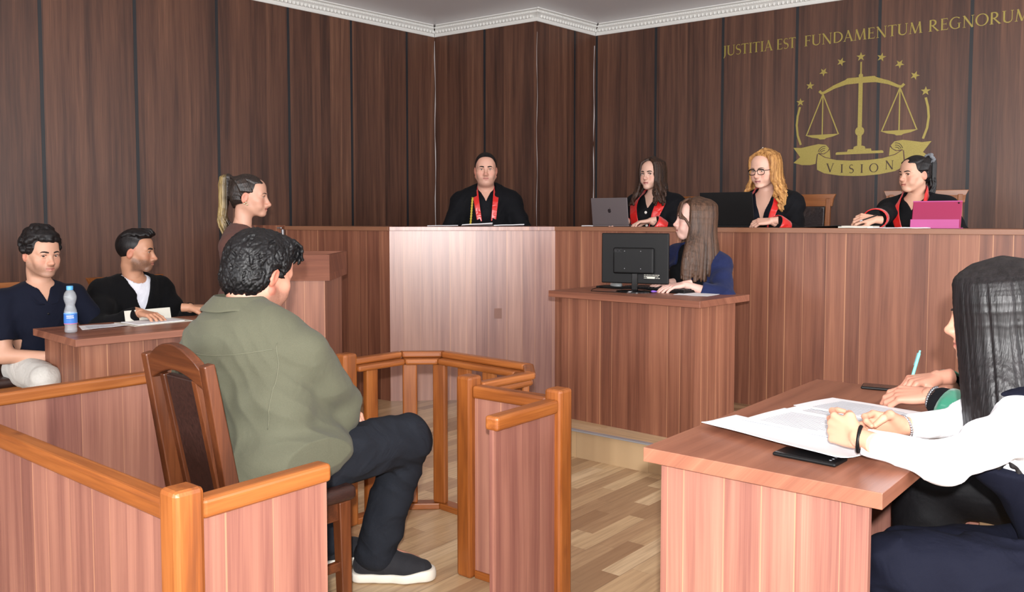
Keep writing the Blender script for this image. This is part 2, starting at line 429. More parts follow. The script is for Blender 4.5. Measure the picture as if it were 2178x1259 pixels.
# ------------------------------------------------------------------ desks
def desk(name, loc, rz, L, Wd, H, label, modesty=True, leginset=0.06):
    """origin under the front-left top corner; local x along the length, +y towards the sitter"""
    e = empty(name, loc, rz, label, 'desk')
    m = MB(); m.b2(0, L, 0, Wd, H - 0.036, H); bev(m.build('tabletop', [M_lamh], e), 0.0015)
    i = leginset
    m = MB(); m.b2(i, i + 0.018, 0.05, Wd - 0.05, 0, H - 0.036); m.build('side_panel', M_lam, e)
    m = MB(); m.b2(L - i - 0.018, L - i, 0.05, Wd - 0.05, 0, H - 0.036); m.build('side_panel', M_lam, e)
    m = MB(); m.b2(i + 0.018, L - i - 0.018, 0.05, 0.068, 0.0 if modesty is True else modesty, H - 0.036); m.build('front_panel', M_lam, e)
    return e
# clerk desk: front edge from (0.214,5.043) to (0.958,4.367)
ca, cb = Vector((0.214, 5.043, 0.156)), Vector((0.958, 4.367, 0.156))
rzc = atan2((cb - ca).y, (cb - ca).x)
CKx = (cb - ca).normalized(); CKy = Vector((-CKx.y, CKx.x, 0))
desk('clerk_desk', ca, rzc, 1.005, 0.54, 0.75, 'small wooden clerk desk on the dais, carrying the computer monitor')
# prosecutors' desk (right foreground): near short end (0.33,2.133)-(0.765,1.768)
na = Vector((0.33, 2.133, 0)); rzn = atan2(3.056 - 2.133, 1.091 - 0.33)
DN = Vector((cos(rzn), sin(rzn), 0)); DNp = Vector((sin(rzn), -cos(rzn), 0))
# local x runs along the length; the sitter is on local -y side, so mirror by starting at the far end
fa = na + DN * 1.2
e = empty('wide_desk', na, rzn, 'wooden desk in the right foreground covered with papers', 'desk')
m = MB(); m.b2(0, 1.2, -0.575, 0, 0.714, 0.75); bev(m.build('tabletop', M_lamh, e), 0.0015)
m = MB(); m.b2(0.03, 0.048, -0.54, -0.035, 0, 0.714); m.build('side_panel', M_lampink, e)
m = MB(); m.b2(1.15, 1.168, -0.54, -0.035, 0, 0.714); m.build('side_panel', M_lampink, e)
m = MB(); m.b2(0.048, 1.15, -0.2, -0.182, 0.12, 0.714); m.build('front_panel', M_lampink, e)
# defence table (left): near corner (-2.079,4.073)
ta = Vector((-2.079, 4.073, 0)); rzt = atan2(0.40, 0.386)
desk('wide_desk', ta, rzt, 0.93, 0.61, 0.75, 'wooden table on the left with a water bottle, two men sitting behind it', leginset=0.04)

# lectern
M_lect = laminate('lectern_laminate', [(84, 46, 34), (106, 62, 46), (126, 78, 58), (142, 92, 68)], horiz=True, rough=0.6, seam=False, width=14.0, spec=0.25)
lx0, lx1, ly0, ly1 = -1.36, -1.03, 4.80, 5.40
e = empty('lectern', ((lx0 + lx1) / 2, (ly0 + ly1) / 2, 0), 0.03, 'tall wooden lectern with a boxed top in front of the standing woman', 'lectern')
hx, hy = (lx1 - lx0) / 2, (ly1 - ly0) / 2
m = MB(); m.b2(-hx + 0.02, hx - 0.03, -hy + 0.015, hy - 0.02, 0, 0.98); m.build('pedestal', M_lam, e)
m = MB(); m.b2(-hx - 0.02, hx, -hy, hy, 0.98, 1.02)
m.build('shelf_board', M_lect, e)
m = MB(); m.b2(hx - 0.018, hx, -hy, hy, 1.02, 1.125); m.b2(-hx, hx - 0.018, -hy, -hy + 0.018, 1.02, 1.125); m.b2(-hx + 0.06, hx - 0.018, hy - 0.018, hy, 1.02, 1.125)
m.build('rim', M_lect, e)

# ------------------------------------------------------------------ witness booth
A = Vector((-0.708, 1.813, 0)); E_ = Vector((-1.02, 3.92, 0)); Fc = Vector((-1.92, 2.83, 0)); C_ = Vector((0.158, 2.897, 0)); D_ = Vector((-0.711, 3.655, 0)); B_ = Vector((-0.158, 3.14, 0))
booth = empty('witness_booth', (-0.85, 2.85, 0), 0, 'pine-framed witness booth with laminate panels round the seated man', 'booth')
def bpart(o): o.parent = booth; o.matrix_parent_inverse = Matrix.Translation((0.85, -2.85, 0)); return o
def post(p, h=0.75, w=0.07):
    m = MB(); m.box((0, 0, h / 2), (w, w, h)); o = m.build('post', M_pinev); bev(o, 0.011, 2)
    o.location = p; o.rotation_euler = (0, 0, AZV); return bpart(o)
def rail(p, q, w=0.052, z0=0.672, z1=0.718, name='handrail', endround=0.01):
    d = q - p; m = MB(); m.box((d.length / 2, 0, (z0 + z1) / 2), (d.length, w, z1 - z0)); o = m.build(name, M_pineh); bev(o, endround, 3)
    o.location = (p.x, p.y, 0); o.rotation_euler = (0, 0, atan2(d.y, d.x)); return bpart(o)
def panel(p, q, z0=0.03, z1=0.68):
    d = q - p; m = MB(); m.box((d.length / 2, 0, (z0 + z1) / 2), (d.length, 0.018, z1 - z0)); o = m.build('infill_panel', M_lampink)
    o.location = (p.x, p.y, 0); o.rotation_euler = (0, 0, atan2(d.y, d.x)); return bpart(o)
for p in (A, B_, C_, D_, Fc, E_): post(p)
A2 = A + (Vector((-0.467, 2.12, 0)) - A); C2 = Vector((-0.065, 2.61, 0))
hw = 0.035
def seg(p, q, base=True, g0=hw, g1=hw):
    d = (q - p).normalized(); p2, q2 = p + d * g0, q - d * g1
    rail(p2, q2); panel(p2, q2 if g1 else q2 - d * 0.004)
    if base: rail(p2, q2, 0.03, 0.0, 0.03, 'base_strip', 0.004)
seg(A, A2, g1=0.0); seg(C_, C2, g1=0.0); seg(B_, C_); seg(D_, E_); seg(A, Fc); seg(Fc, E_)
# half-octagon stand between D and B
du = (B_ - D_).normalized(); dv = Vector((-du.y, du.x, 0)); Lb = (B_ - D_).length
OC = [Vector((0, 0.0)), Vector((0, 0.31)), Vector((0.125, 0.44)), Vector((Lb - 0.125, 0.44)), Vector((Lb, 0.31)), Vector((Lb, 0.0))]
def oc(x, y, z=0): p = D_ + du * x + dv * y; return Vector((p.x, p.y, z))
def offs(poly, d):
    out = []
    for i, p in enumerate(poly):
        if i == 0: out.append(Vector((p.x - d, p.y))); continue
        if i == len(poly) - 1: out.append(Vector((p.x + d, p.y))); continue
        a = (poly[i] - poly[i - 1]).normalized(); b = (poly[i + 1] - poly[i]).normalized()
        na_ = Vector((-a.y, a.x)); nb_ = Vector((-b.y, b.x)); n_ = (na_ + nb_).normalized(); out.append(p + n_ * (d / n_.dot(na_)))
    return out
def ring(i, d0, d1, z0, z1, name, mat, bw=0.006):
    """one straight mitred piece of the octagon"""
    a, b = offs(OC, d0), offs(OC, d1)
    g0 = 0.035 if i == 0 else 0; g1 = 0.035 if i == 4 else 0
    q = [oc(a[i].x, a[i].y + g0), oc(a[i + 1].x, a[i + 1].y + g1), oc(b[i + 1].x, b[i + 1].y + g1), oc(b[i].x, b[i].y + g0)]
    c = (q[0] + q[2]) / 2; d = q[1] - q[0]; rz = atan2(d.y, d.x)
    m = MB(); pts = []
    for p in q:
        r = p - c; pts.append((r.x * cos(-rz) - r.y * sin(-rz), r.x * sin(-rz) + r.y * cos(-rz)))
    m.prism(pts, z0, z1); o = m.build(name, mat); bev(o, bw, 2); o.location = (c.x, c.y, 0); o.rotation_euler = (0, 0, rz); return bpart(o)
for i in range(5):
    ring(i, -0.045, 0.03, 0.668, 0.694, 'lower_handrail', M_pineh, 0.009)
    ring(i, -0.005, 0.04, 0.694, 0.722, 'upper_handrail', M_pineh, 0.008)
    ring(i, -0.03, 0.03, 0.0, 0.028, 'base_strip', M_pineh, 0.004)
def picket(x, y, ang=0.0, w=0.066):
    m = MB(); m.box((0, 0, 0.348), (w, 0.03, 0.64)); o = m.build('picket', M_pinev); bev(o, 0.007, 2)
    o.location = oc(x, y); o.rotation_euler = (0, 0, AZU + ang); return bpart(o)
for x, y, a in ((0.0, 0.13, pi / 2), (0.03, 0.33, pi / 4), (0.13, 0.425, 0.2), (0.275, 0.44, 0), (0.43, 0.44, 0), (Lb - 0.13, 0.43, 0), (Lb - 0.03, 0.34, -pi / 4), (Lb, 0.13, pi / 2)):
    picket(x, y, a)

# ------------------------------------------------------------------ chairs
def chair(name, loc, rz, style, label, group=None, w=0.42, H=1.0, wrapped=False):
    """origin on the floor below the seat centre; faces local +y"""
    e = empty(name, loc, rz, label, 'chair', group)
    chv, chh = (M_chv, M_chh) if style == 'arched' else (M_ocv, M_och)
    back = -0.19; rec = 0.085 if style == 'arched' else 0.06
    seatz = 0.44
    m = MB(); m.box((0, 0.0, seatz + 0.015), (w + 0.02, 0.43, 0.05)); s = m.build('seat', M_leather if not wrapped else M_wrapl, e); bev(s, 0.02, 4); smooth(s)
    for sx in (-1, 1):
        x = sx * (w / 2 - 0.025)
        m = MB(); m.bar((x, 0.185, 0), (x, 0.175, seatz - 0.01), 0.032, 0.036, (0, 1, 0), 0.042, 0.046); bev(m.build('leg', chv, e), 0.004)
        m = MB()
        m.bar((x, back - 0.05, 0), (x, back, seatz), 0.034, 0.036, (0, 1, 0), 0.038, 0.05)
        m.bar((x, back, seatz - 0.002), (x, back - rec, H - 0.03), 0.038, 0.05, (0, 1, 0), 0.03 if style != 'arched' else 0.036, 0.032)
        bev(m.build('leg', chv, e), 0.004)
    m = MB()
    m.bar((-w / 2 + 0.045, 0.18, seatz - 0.04), (w / 2 - 0.045, 0.18, seatz - 0.04), 0.022, 0.06)
    for sx in (-1, 1): m.bar((sx * (w / 2 - 0.025), 0.16, seatz - 0.04), (sx * (w / 2 - 0.025), back + 0.02, seatz - 0.04), 0.022, 0.06)
    bev(m.build('seat_frame', chh, e), 0.003)
    m = MB()
    for sx in (-1, 1): m.bar((sx * (w / 2 - 0.025), 0.17, 0.22), (sx * (w / 2 - 0.025), back - 0.02, 0.22), 0.018, 0.03)
    bev(m.build('stretcher', chh, e), 0.003)
    def by(z): return back - rec * (z - seatz) / (H - 0.03 - seatz)
    if style == 'arched':
        # crest rail with an arched top
        n = 14; m = MB(); cw = w / 2 - 0.045; fr = []; bk = []
        top, bot = [], []
        for i in range(n + 1):
            t = -1 + 2 * i / n; x = t * cw
            zt = H - 0.045 + 0.06 * (cos(t * pi / 2) ** 0.8 if abs(t) < 1 else 0); zb = H - 0.105 + 0.04 * cos(t * pi / 2)
            top.append((x, zt)); bot.append((x, zb))
        k = n + 1; vs = []
        for dy in (-0.014, 0.014):
            vs += [(x, by(z) + dy, z) for x, z in top] + [(x, by(z) + dy, z) for x, z in bot]
        fs = []
        for i in range(n):
            fs += [(i, i + 1, k + i + 1, k + i), (2 * k + i + 1, 2 * k + i, 3 * k + i, 3 * k + i + 1), (i + 1, i, 2 * k + i, 2 * k + i + 1), (k + i, k + i + 1, 3 * k + i + 1, 3 * k + i)]
        fs += [(0, k, 3 * k, 2 * k), (k - 1, 3 * k - 1, 4 * k - 1, 2 * k - 1)]
        m.add(vs, fs); bev(m.build('crest_rail', chh, e), 0.004)
        m = MB()
        for sx in (-1, 1): m.bar((sx * 0.095, back + 0.005, seatz + 0.02), (sx * 0.095, by(H - 0.08) + 0.003, H - 0.085), 0.026, 0.022, (0, 1, 0))
        bev(m.build('back_slats', chv, e), 0.003)
        m = MB(); m.bar((0, back + 0.008, seatz + 0.06), (0, by(H - 0.1) + 0.006, H - 0.085), 0.165, 0.022, (0, 1, 0)); bev(m.build('backrest', M_leather, e), 0.005)
    else:
        m = MB(); zt, zb = H, H - 0.085; hw1, hw2 = w / 2 + 0.025, w / 2 + 0.002
        vs = []
        for dy in (-0.014, 0.014):
            vs += [(-hw2, by(zb) + dy, zb), (hw2, by(zb) + dy, zb), (hw2 + 0.006, by(zt) + dy, zb + 0.05), (hw1, by(zt) + dy, zt), (-hw1, by(zt) + dy, zt), (-hw2 - 0.006, by(zt) + dy, zb + 0.05)]
        m.add(vs, [(5, 4, 3, 2, 1, 0), (6, 7, 8, 9, 10, 11)] + [(i, (i + 1) % 6, 6 + (i + 1) % 6, 6 + i) for i in range(6)])
        bev(m.build('crest_rail', chh, e), 0.003)
        m = MB(); m.bar((0, back + 0.004, seatz + 0.06), (0, by(H - 0.1), H - 0.085), w - 0.085, 0.03, (0, 1, 0)); b = m.build('backrest', M_wrapl if wrapped else M_leather, e); bev(b, 0.01, 3)
    return e
CH2 = ((112, 62, 26), (134, 78, 36), (150, 94, 48))
M_ocv = pine('oak_chair_upright', False, CH2); M_och = pine('oak_chair_lengthwise', True, CH2)
def wrap_mat():
    t = NT('leather_in_plastic_wrap'); n = t.n('TexNoise', {'Scale': 18.0, 'Detail': 6.0, 'Roughness': 0.7}).outputs[0]
    t.set(col=srgb(48, 36, 36), rough=0.14, coat=1.0, coatr=0.06, normal=t.bump(n, 1.0, 0.02)); return t.m
M_wrapl = wrap_mat()
# ------------------------------------------------------------------ implicit-surface modelling
class Vol:
    """signed distance grid; primitives are blended in, then meshed with surface nets"""
    def __init__(s, lo, hi, h):
        s.lo = np.array(lo, float); s.h = h
        s.n = np.ceil((np.array(hi) - s.lo) / h).astype(int) + 1
        s.ax = [s.lo[i] + h * np.arange(s.n[i]) for i in range(3)]
        s.d = np.full(s.n, 1.0, np.float32)
    def win(s, lo, hi):
        a = np.clip(np.floor((np.minimum(lo, hi) - s.lo) / s.h).astype(int), 0, s.n - 1); b = np.clip(np.ceil((np.maximum(lo, hi) - s.lo) / s.h).astype(int) + 1, 1, s.n)
        return tuple(slice(a[i], b[i]) for i in range(3))
    def grid(s, w):
        return s.ax[0][w[0]][:, None, None], s.ax[1][w[1]][None, :, None], s.ax[2][w[2]][None, None, :]
    def blend(s, w, f, k, op):
        a = s.d[w]
        if op == 'sub': f = -f
        if op == 'add':
            hh = np.maximum(k - np.abs(a - f), 0) / max(k, 1e-6); s.d[w] = np.minimum(a, f) - hh * hh * k * 0.25
        else:
            hh = np.maximum(k - np.abs(a - f), 0) / max(k, 1e-6); s.d[w] = np.maximum(a, f) + hh * hh * k * 0.25
    def cap(s, a, b, ra, rb=None, k=0.02, op='add'):
        a, b = np.array(a, float), np.array(b, float); rb = ra if rb is None else rb; R = max(ra, rb) + k + 3 * s.h
        w = s.win(np.minimum(a, b) - R, np.maximum(a, b) + R); X, Y, Z = s.grid(w); ab = b - a; L = max(ab.dot(ab), 1e-9)
        t = np.clip(((X - a[0]) * ab[0] + (Y - a[1]) * ab[1] + (Z - a[2]) * ab[2]) / L, 0, 1)
        f = np.sqrt((X - a[0] - t * ab[0]) ** 2 + (Y - a[1] - t * ab[1]) ** 2 + (Z - a[2] - t * ab[2]) ** 2) - (ra + (rb - ra) * t)
        s.blend(w, f, k, op); return s
    def ell(s, c, r, k=0.02, op='add', M=None):
        c, r = np.array(c, float), np.array(r, float); R = (r if M is None else np.full(3, r.max())) + k + 3 * s.h
        w = s.win(c - R, c + R); X, Y, Z = s.grid(w); X, Y, Z = X - c[0], Y - c[1], Z - c[2]
        if M is not None:
            Mi = np.array(M)[:3, :3].T; X, Y, Z = (Mi[i][0] * X + Mi[i][1] * Y + Mi[i][2] * Z for i in range(3))
        k0 = np.sqrt((X / r[0]) ** 2 + (Y / r[1]) ** 2 + (Z / r[2]) ** 2); k1 = np.sqrt((X / r[0] ** 2) ** 2 + (Y / r[1] ** 2) ** 2 + (Z / r[2] ** 2) ** 2)
        s.blend(w, k0 * (k0 - 1) / np.maximum(k1, 1e-6), k, op); return s
    def chain(s, pts, rs, k=0.02, op='add'):
        for i in range(len(pts) - 1): s.cap(pts[i], pts[i + 1], rs[i], rs[i + 1], k, op)
        return s
    def field(s, fn, k=0.004, op='max'):
        """combine with fn(X, Y, Z): op 'max' keeps where fn < 0"""
        w = tuple(slice(0, n) for n in s.n); X, Y, Z = s.grid(w); f = fn(X, Y, Z)
        f = np.broadcast_to(f, s.n)
        hh = np.maximum(k - np.abs(s.d - f), 0) / k
        s.d = (np.maximum(s.d, f) + hh * hh * k * 0.25).astype(np.float32); return s
    def warp(s, fn):
        w = tuple(slice(0, n) for n in s.n); X, Y, Z = s.grid(w); s.d = (s.d + fn(X, Y, Z)).astype(np.float32); return s
    def mesh(s):
        d = s.d.copy(); d[0] = d[-1] = 1; d[:, 0] = d[:, -1] = 1; d[:, :, 0] = d[:, :, -1] = 1
        ins = d < 0; n = np.array(d.shape); c = [slice(0, -1), slice(1, None)]
        cnt = np.zeros(n - 1, np.int8)
        for i in (0, 1):
            for j in (0, 1):
                for k in (0, 1): cnt += ins[c[i], c[j], c[k]]
        act = (cnt > 0) & (cnt < 8); ids = np.full(n - 1, -1, np.int64); idx = np.argwhere(act); ids[act] = np.arange(len(idx))
        acc = np.zeros((len(idx), 3)); num = np.zeros(len(idx)); I, J, K = idx.T
        for axis in range(3):
            for u in (0, 1):
                for v in (0, 1):
                    o = [0, 0, 0]; oth = [q for q in range(3) if q != axis]; o[oth[0]] = u; o[oth[1]] = v; o2 = list(o); o2[axis] = 1
                    a = d[I + o[0], J + o[1], K + o[2]]; b = d[I + o2[0], J + o2[1], K + o2[2]]; m = (a < 0) != (b < 0)
                    t = np.where(m, a / np.where(m, a - b, 1), 0); p = np.zeros((len(idx), 3)); p += o; p[:, axis] = t
                    acc[m] += p[m]; num[m] += 1
        vs = s.lo + s.h * (idx + acc / num[:, None])
        fs = []
        for axis in range(3):
            oth = [q for q in range(3) if q != axis]
            sl0 = [slice(1, -1)] * 3; sl1 = [slice(1, -1)] * 3; sl0[axis] = slice(0, -1); sl1[axis] = slice(1, None)
            a = ins[tuple(sl0)]; b = ins[tuple(sl1)]; e = np.argwhere(a != b)
            if not len(e): continue
            flip = a[tuple(e.T)]
            base = e.copy(); base[:, oth[0]] += 1; base[:, oth[1]] += 1
            q = []
            for du_, dv_ in ((0, 0), (1, 0), (1, 1), (0, 1)):
                g = base.copy(); g[:, oth[0]] -= du_; g[:, oth[1]] -= dv_; q.append(ids[g[:, 0], g[:, 1], g[:, 2]])
            q = np.stack(q, 1)
            if axis == 1: flip = ~flip
            q[~flip] = q[~flip][:, ::-1]; fs.append(q)
        fs = np.concatenate(fs) if fs else np.zeros((0, 4), int)
        fs = fs[(fs >= 0).all(1)]
        return vs, fs

def rot(yaw=0, pitch=0, roll=0):
    """yaw: turn right (clockwise from above), pitch: chin down positive, roll: tilt to own right"""
    return np.array((Matrix.Rotation(-yaw, 3, 'Z') @ Matrix.Rotation(-pitch, 3, 'X') @ Matrix.Rotation(roll, 3, 'Y')))

def sstep(a, b, x): t = np.clip((x - a) / (b - a), 0, 1); return t * t * (3 - 2 * t)

def np_mesh(name, parts, mats, parent=None, cols=None, origin=(0, 0, 0), rz=0.0, flat=False):
    """parts: list of (verts, faces[, colours]) joined into one mesh"""
    V_, F_, C_ = [], [], []; b = 0
    for p in parts:
        V_.append(p[0]); F_ += [tuple(int(i) + b for i in f) for f in p[1]] if not isinstance(p[1], np.ndarray) else (p[1] + b).tolist()
        C_.append(p[2] if len(p) > 2 and p[2] is not None else np.ones((len(p[0]), 3)) * 0.5); b += len(p[0])
    V_ = np.concatenate(V_); C_ = np.concatenate(C_)
    me = bpy.data.meshes.new(name); me.from_pydata(V_.tolist(), [], F_); me.update()
    at_ = me.color_attributes.new('Col', 'FLOAT_COLOR', 'POINT')
    at_.data.foreach_set('color', np.concatenate([C_, np.ones((len(C_), 1))], 1).astype(np.float32).ravel())
    o = link(name, me, mats, parent); smooth(o)
    if parent is None: o.location = origin; o.rotation_euler = (0, 0, rz)
    return o

def skin_mat(name='skin'):
    t = NT(name); c = t.n('Attribute', attribute_name='Col').outputs['Color']
    t.set(col=c, rough=0.5, sss=0.06); t.b.inputs['Subsurface Radius'].default_value = (0.012, 0.004, 0.002)
    return t.m
M_skin = skin_mat()
def cloth(name, c, rough=0.85, bump=0.25, scale=9.0, sheen=0.25, c2=None, weave=900.0):
    t = NT(name)
    n = t.n('TexNoise', {'Vector': t.n('TexCoord').outputs['Object'], 'Scale': scale, 'Detail': 3.0, 'Distortion': 1.2}).outputs[0]
    w = t.n('TexNoise', {'Vector': t.n('TexCoord').outputs['Object'], 'Scale': weave, 'Detail': 1.0}).outputs[0]
    col = t.ramp(w, [(0.3, tuple(v * 0.86 for v in srgb(*c))), (0.7, tuple(min(1, v * 1.12) for v in srgb(*c)))])
    t.set(col=col, rough=rough, sheen=sheen * 0.5, spec=0.15, normal=t.n('Bump', {'Height': t.math('ADD', n, t.math('MULTIPLY', w, 0.06)), 'Strength': bump, 'Distance': 0.02}).outputs[0]); return t.m
def satin(name, c):
    t = NT(name); n = t.n('TexNoise', {'Vector': t.n('TexCoord').outputs['Object'], 'Scale': 14.0, 'Detail': 1.0, 'Distortion': 1.0}).outputs[0]
    t.set(col=srgb(*c), rough=0.3, sheen=0.3, spec=0.6, normal=t.n('Bump', {'Height': n, 'Strength': 0.6, 'Distance': 0.02}).outputs[0]); return t.m
def hair_mat(name, c, c2, rough=0.35, stretch=(260, 260, 14)):
    t = NT(name); mp = t.n('Mapping', {'Vector': t.n('TexCoord').outputs['Object'], 'Scale': stretch})
    n = t.n('TexNoise', {'Vector': mp.outputs[0], 'Scale': 1.0, 'Detail': 2.0}).outputs[0]
    big = t.n('TexNoise', {'Vector': mp.outputs[0], 'Scale': 0.18, 'Detail': 1.0}).outputs[0]
    col = t.ramp(t.math('ADD', t.math('MULTIPLY', n, 0.5), t.math('MULTIPLY', big, 0.5)), [(0.35, srgb(*c)), (0.65, srgb(*c2))])
    t.set(col=col, rough=rough + 0.1, spec=0.3, normal=t.n('Bump', {'Height': n, 'Strength': 0.35, 'Distance': 0.003}).outputs[0]); return t.m
M_robe = cloth('black_robe_cloth', (14, 15, 19), 0.8, 0.5, 6.0, sheen=0.02)
M_red = satin('red_satin', (206, 22, 18)); M_green = satin('green_satin', (38, 122, 96))
M_eye = (lambda t: t.set(col=t.n('Attribute', attribute_name='Col').outputs['Color'], rough=0.12).m)(NT('eye'))
M_brow = plain('eyebrow_hair', (36, 25, 20), 0.8); M_browl = plain('light_eyebrow_hair', (92, 66, 48), 0.8); M_lash = plain('lash_line', (24, 18, 18), 0.7)
M_gem = plain('pearl', (226, 222, 214), 0.25)

def head_vol(p, h=0.0028):
    """canonical head, +y face, origin between the ears at eye height"""
    jw, nz, fw, ln, neck = p.get('jaw', 1.0), p.get('nose', 1.0), p.get('face', 1.0), p.get('len', 1.0), p.get('neck', 0.056 if p.get('sex', 'f') == 'm' else 0.046)
    v = Vol((-0.11, -0.14, -0.2), (0.11, 0.15, 0.15), h)
    v.ell((0, -0.014, 0.036), (0.075 * fw, 0.094, 0.086), 0.01)
    v.ell((0, 0.026, -0.004), (0.066 * fw, 0.064, 0.086), 0.03)
    v.ell((0, 0.03, -0.068 * ln), (0.045 * jw, 0.05, 0.04), 0.03)
    for sx in (-1, 1):
        v.cap((sx * 0.054 * jw, -0.004, -0.05), (sx * 0.017 * jw, 0.068, -0.094 * ln), 0.017, 0.014, 0.03)
        v.ell((sx * 0.043 * fw, 0.058, -0.024), (0.023, 0.02, 0.019), 0.025)
        v.ell((sx * 0.036, 0.062, -0.052), (0.022, 0.022, 0.022), 0.02)
        v.cap((sx * 0.046, 0.071, 0.019), (sx * 0.012, 0.086, 0.017), 0.0095, 0.009, 0.016)
    v.ell((0, 0.076, -0.097 * ln), (0.019, 0.017, 0.016), 0.02)
    v.ell((0, 0.05, 0.055), (0.052 * fw, 0.036, 0.04), 0.03)
    for sx in (-1, 1): v.ell((sx * 0.032, 0.101, 0.001), (0.017, 0.018, 0.0125), 0.014, 'sub')
    # nose
    v.cap((0, 0.076, 0.004), (0, 0.088, -0.032 * nz), 0.011, 0.0125, 0.012)
    v.cap((0, 0.086, 0.012), (0, 0.099 + 0.010 * nz, -0.03 * nz), 0.0065, 0.0085 * nz, 0.014)
    v.ell((0, 0.098 + 0.012 * nz, -0.034 * nz), (0.0105 * nz, 0.011, 0.0095), 0.008)
    for sx in (-1, 1): v.ell((sx * 0.0118 * nz, 0.0965, -0.037 * nz), (0.0078, 0.0135, 0.008), 0.007)
    v.ell((0, 0.094, -0.04 * nz), (0.011, 0.016, 0.012), 0.01)
    
    # mouth
    v.ell((0, 0.078, -0.064), (0.027, 0.018, 0.02), 0.02)
    mz = -0.0645
    for sx in (-1, 1):
        v.cap((sx * 0.022, 0.0855, mz), (sx * 0.004, 0.097, mz + 0.0045), 0.0025, 0.0043, 0.005)
        v.cap((sx * 0.02, 0.0855, mz - 0.002), (0, 0.0955, mz - 0.0075), 0.0025, 0.0052, 0.005)
    v.cap((-0.022, 0.0915, mz), (0, 0.1025, mz), 0.0014, 0.0018, 0.002, 'sub'); v.cap((0.022, 0.0915, mz), (0, 0.1025, mz), 0.0014, 0.0018, 0.002, 'sub')
    # eyelids
    for sx in (-1, 1):
        v.chain([(sx * 0.0455, 0.0745, 0.003), (sx * 0.038, 0.0835, 0.0108), (sx * 0.029, 0.0865, 0.0118), (sx * 0.0185, 0.0815, 0.003)], [0.0035, 0.004, 0.004, 0.003], 0.005)
        v.chain([(sx * 0.0455, 0.0745, 0.001), (sx * 0.036, 0.082, -0.0055), (sx * 0.027, 0.0835, -0.006), (sx * 0.0185, 0.081, 0.0)], [0.003, 0.003, 0.003, 0.003], 0.005)
    # ears
    if p.get('ears', True):
        for sx in (-1, 1):
            M = Matrix.Rotation(radians(-12), 3, 'X') @ Matrix.Rotation(radians(sx * 20), 3, 'Z')
            x0 = sx * 0.0765 * fw
            v.ell((x0, -0.012, -0.008), (0.0085, 0.0185, 0.031), 0.006, 'add', M)
            v.ell((x0 + sx * 0.0075, -0.008, -0.004), (0.005, 0.0105, 0.019), 0.004, 'sub', M)
    v.cap((0, -0.028, -0.06), (0, -0.04, -0.19), neck, neck * 1.03, 0.03)
    if p.get('chin2'): v.ell((0, 0.03, -0.10), (0.05, 0.045, 0.03), 0.03)
    return v

def head_mesh(p):
    v = head_vol(p); vs, fs = v.mesh()
    x, y, z = vs.T; base = np.array(srgb(*p['skin'])); col = np.tile(base, (len(vs), 1))
    def mixc(m, c, a):
        nonlocal col
        m = (m * a)[:, None]; col = col * (1 - m) + np.array(srgb(*c)) * m
    lip = np.exp(-((z + 0.0655) / 0.0072) ** 2) * sstep(0.025, 0.019, np.abs(x)) * sstep(0.082, 0.086, y)
    blush = tuple(min(255, int(q)) for q in (p['skin'][0] * 1.0, p['skin'][1] * 0.78, p['skin'][2] * 0.76))
    mixc(np.exp(-(((np.abs(x) - 0.042) / 0.02) ** 2 + ((z + 0.03) / 0.02) ** 2)) * (y > 0.03), blush, 0.4)
    mixc(np.exp(-((x / 0.016) ** 2 + ((z + 0.034) / 0.014) ** 2)) * (y > 0.09), blush, 0.35)
    mixc((np.abs(x) > 0.074) * 1.0, blush, 0.6)
    if p.get('stubble'):
        st = sstep(-0.03, -0.052, z - 0.35 * np.maximum(0, 0.03 - y)) * sstep(-0.02, 0.005, y) * sstep(-0.125, -0.105, z)
        st *= 1 - 0.85 * np.exp(-(((np.abs(x) - 0.03) / 0.014) ** 2 + ((z + 0.045) / 0.014) ** 2)) * (y > 0.06)
        st = np.maximum(st * (1 - 0.6 * (np.exp(-((z + 0.064) / 0.012) ** 2) * (np.abs(x) < 0.022))), 0.9 * np.exp(-((z + 0.0535) / 0.005) ** 2) * sstep(0.028, 0.02, np.abs(x)) * (y > 0.085))
        nz_ = rng.random(len(vs)) * 0.3 + 0.7
        mixc(np.clip(st, 0, 1) * nz_, (52, 36, 30), p['stubble'])
    mixc(np.clip(lip * 1.15, 0, 1), p.get('lip', (160, 84, 78)), p.get('lipa', 0.8))
    mixc(np.exp(-((z + 0.0645) / 0.0012) ** 2) * (np.abs(x) < 0.022) * (y > 0.085), (70, 30, 28), 0.8)
    if p.get('lids'): mixc(np.exp(-(((np.abs(x) - 0.032) / 0.015) ** 2 + ((z - 0.011) / 0.007) ** 2)) * (y > 0.06), p['lids'], 0.55)
    nz0 = 0.0465 * p.get('nose', 1.0); mixc((np.exp(-(((np.abs(x) - 0.006) / 0.0025) ** 2 + ((z + nz0 + 0.0005) / 0.0018) ** 2)) * (y > 0.097)), (90, 44, 38), 0.7)
    return v, (vs, fs, col)

def surf_y(v, x, z):
    i = int(round((x - v.lo[0]) / v.h)); k = int(round((z - v.lo[2]) / v.h)); col = v.d[i, :, k]; j = np.where(col < 0)[0]
    if not len(j): return 0.08
    j = j[-1]; a, b = col[j], col[min(j + 1, len(col) - 1)]
    return v.ax[1][j] + v.h * a / (a - b + 1e-9)

def mbpart(m, T):
    vs = np.array(m.v); return (T(vs), [f for f in m.f])

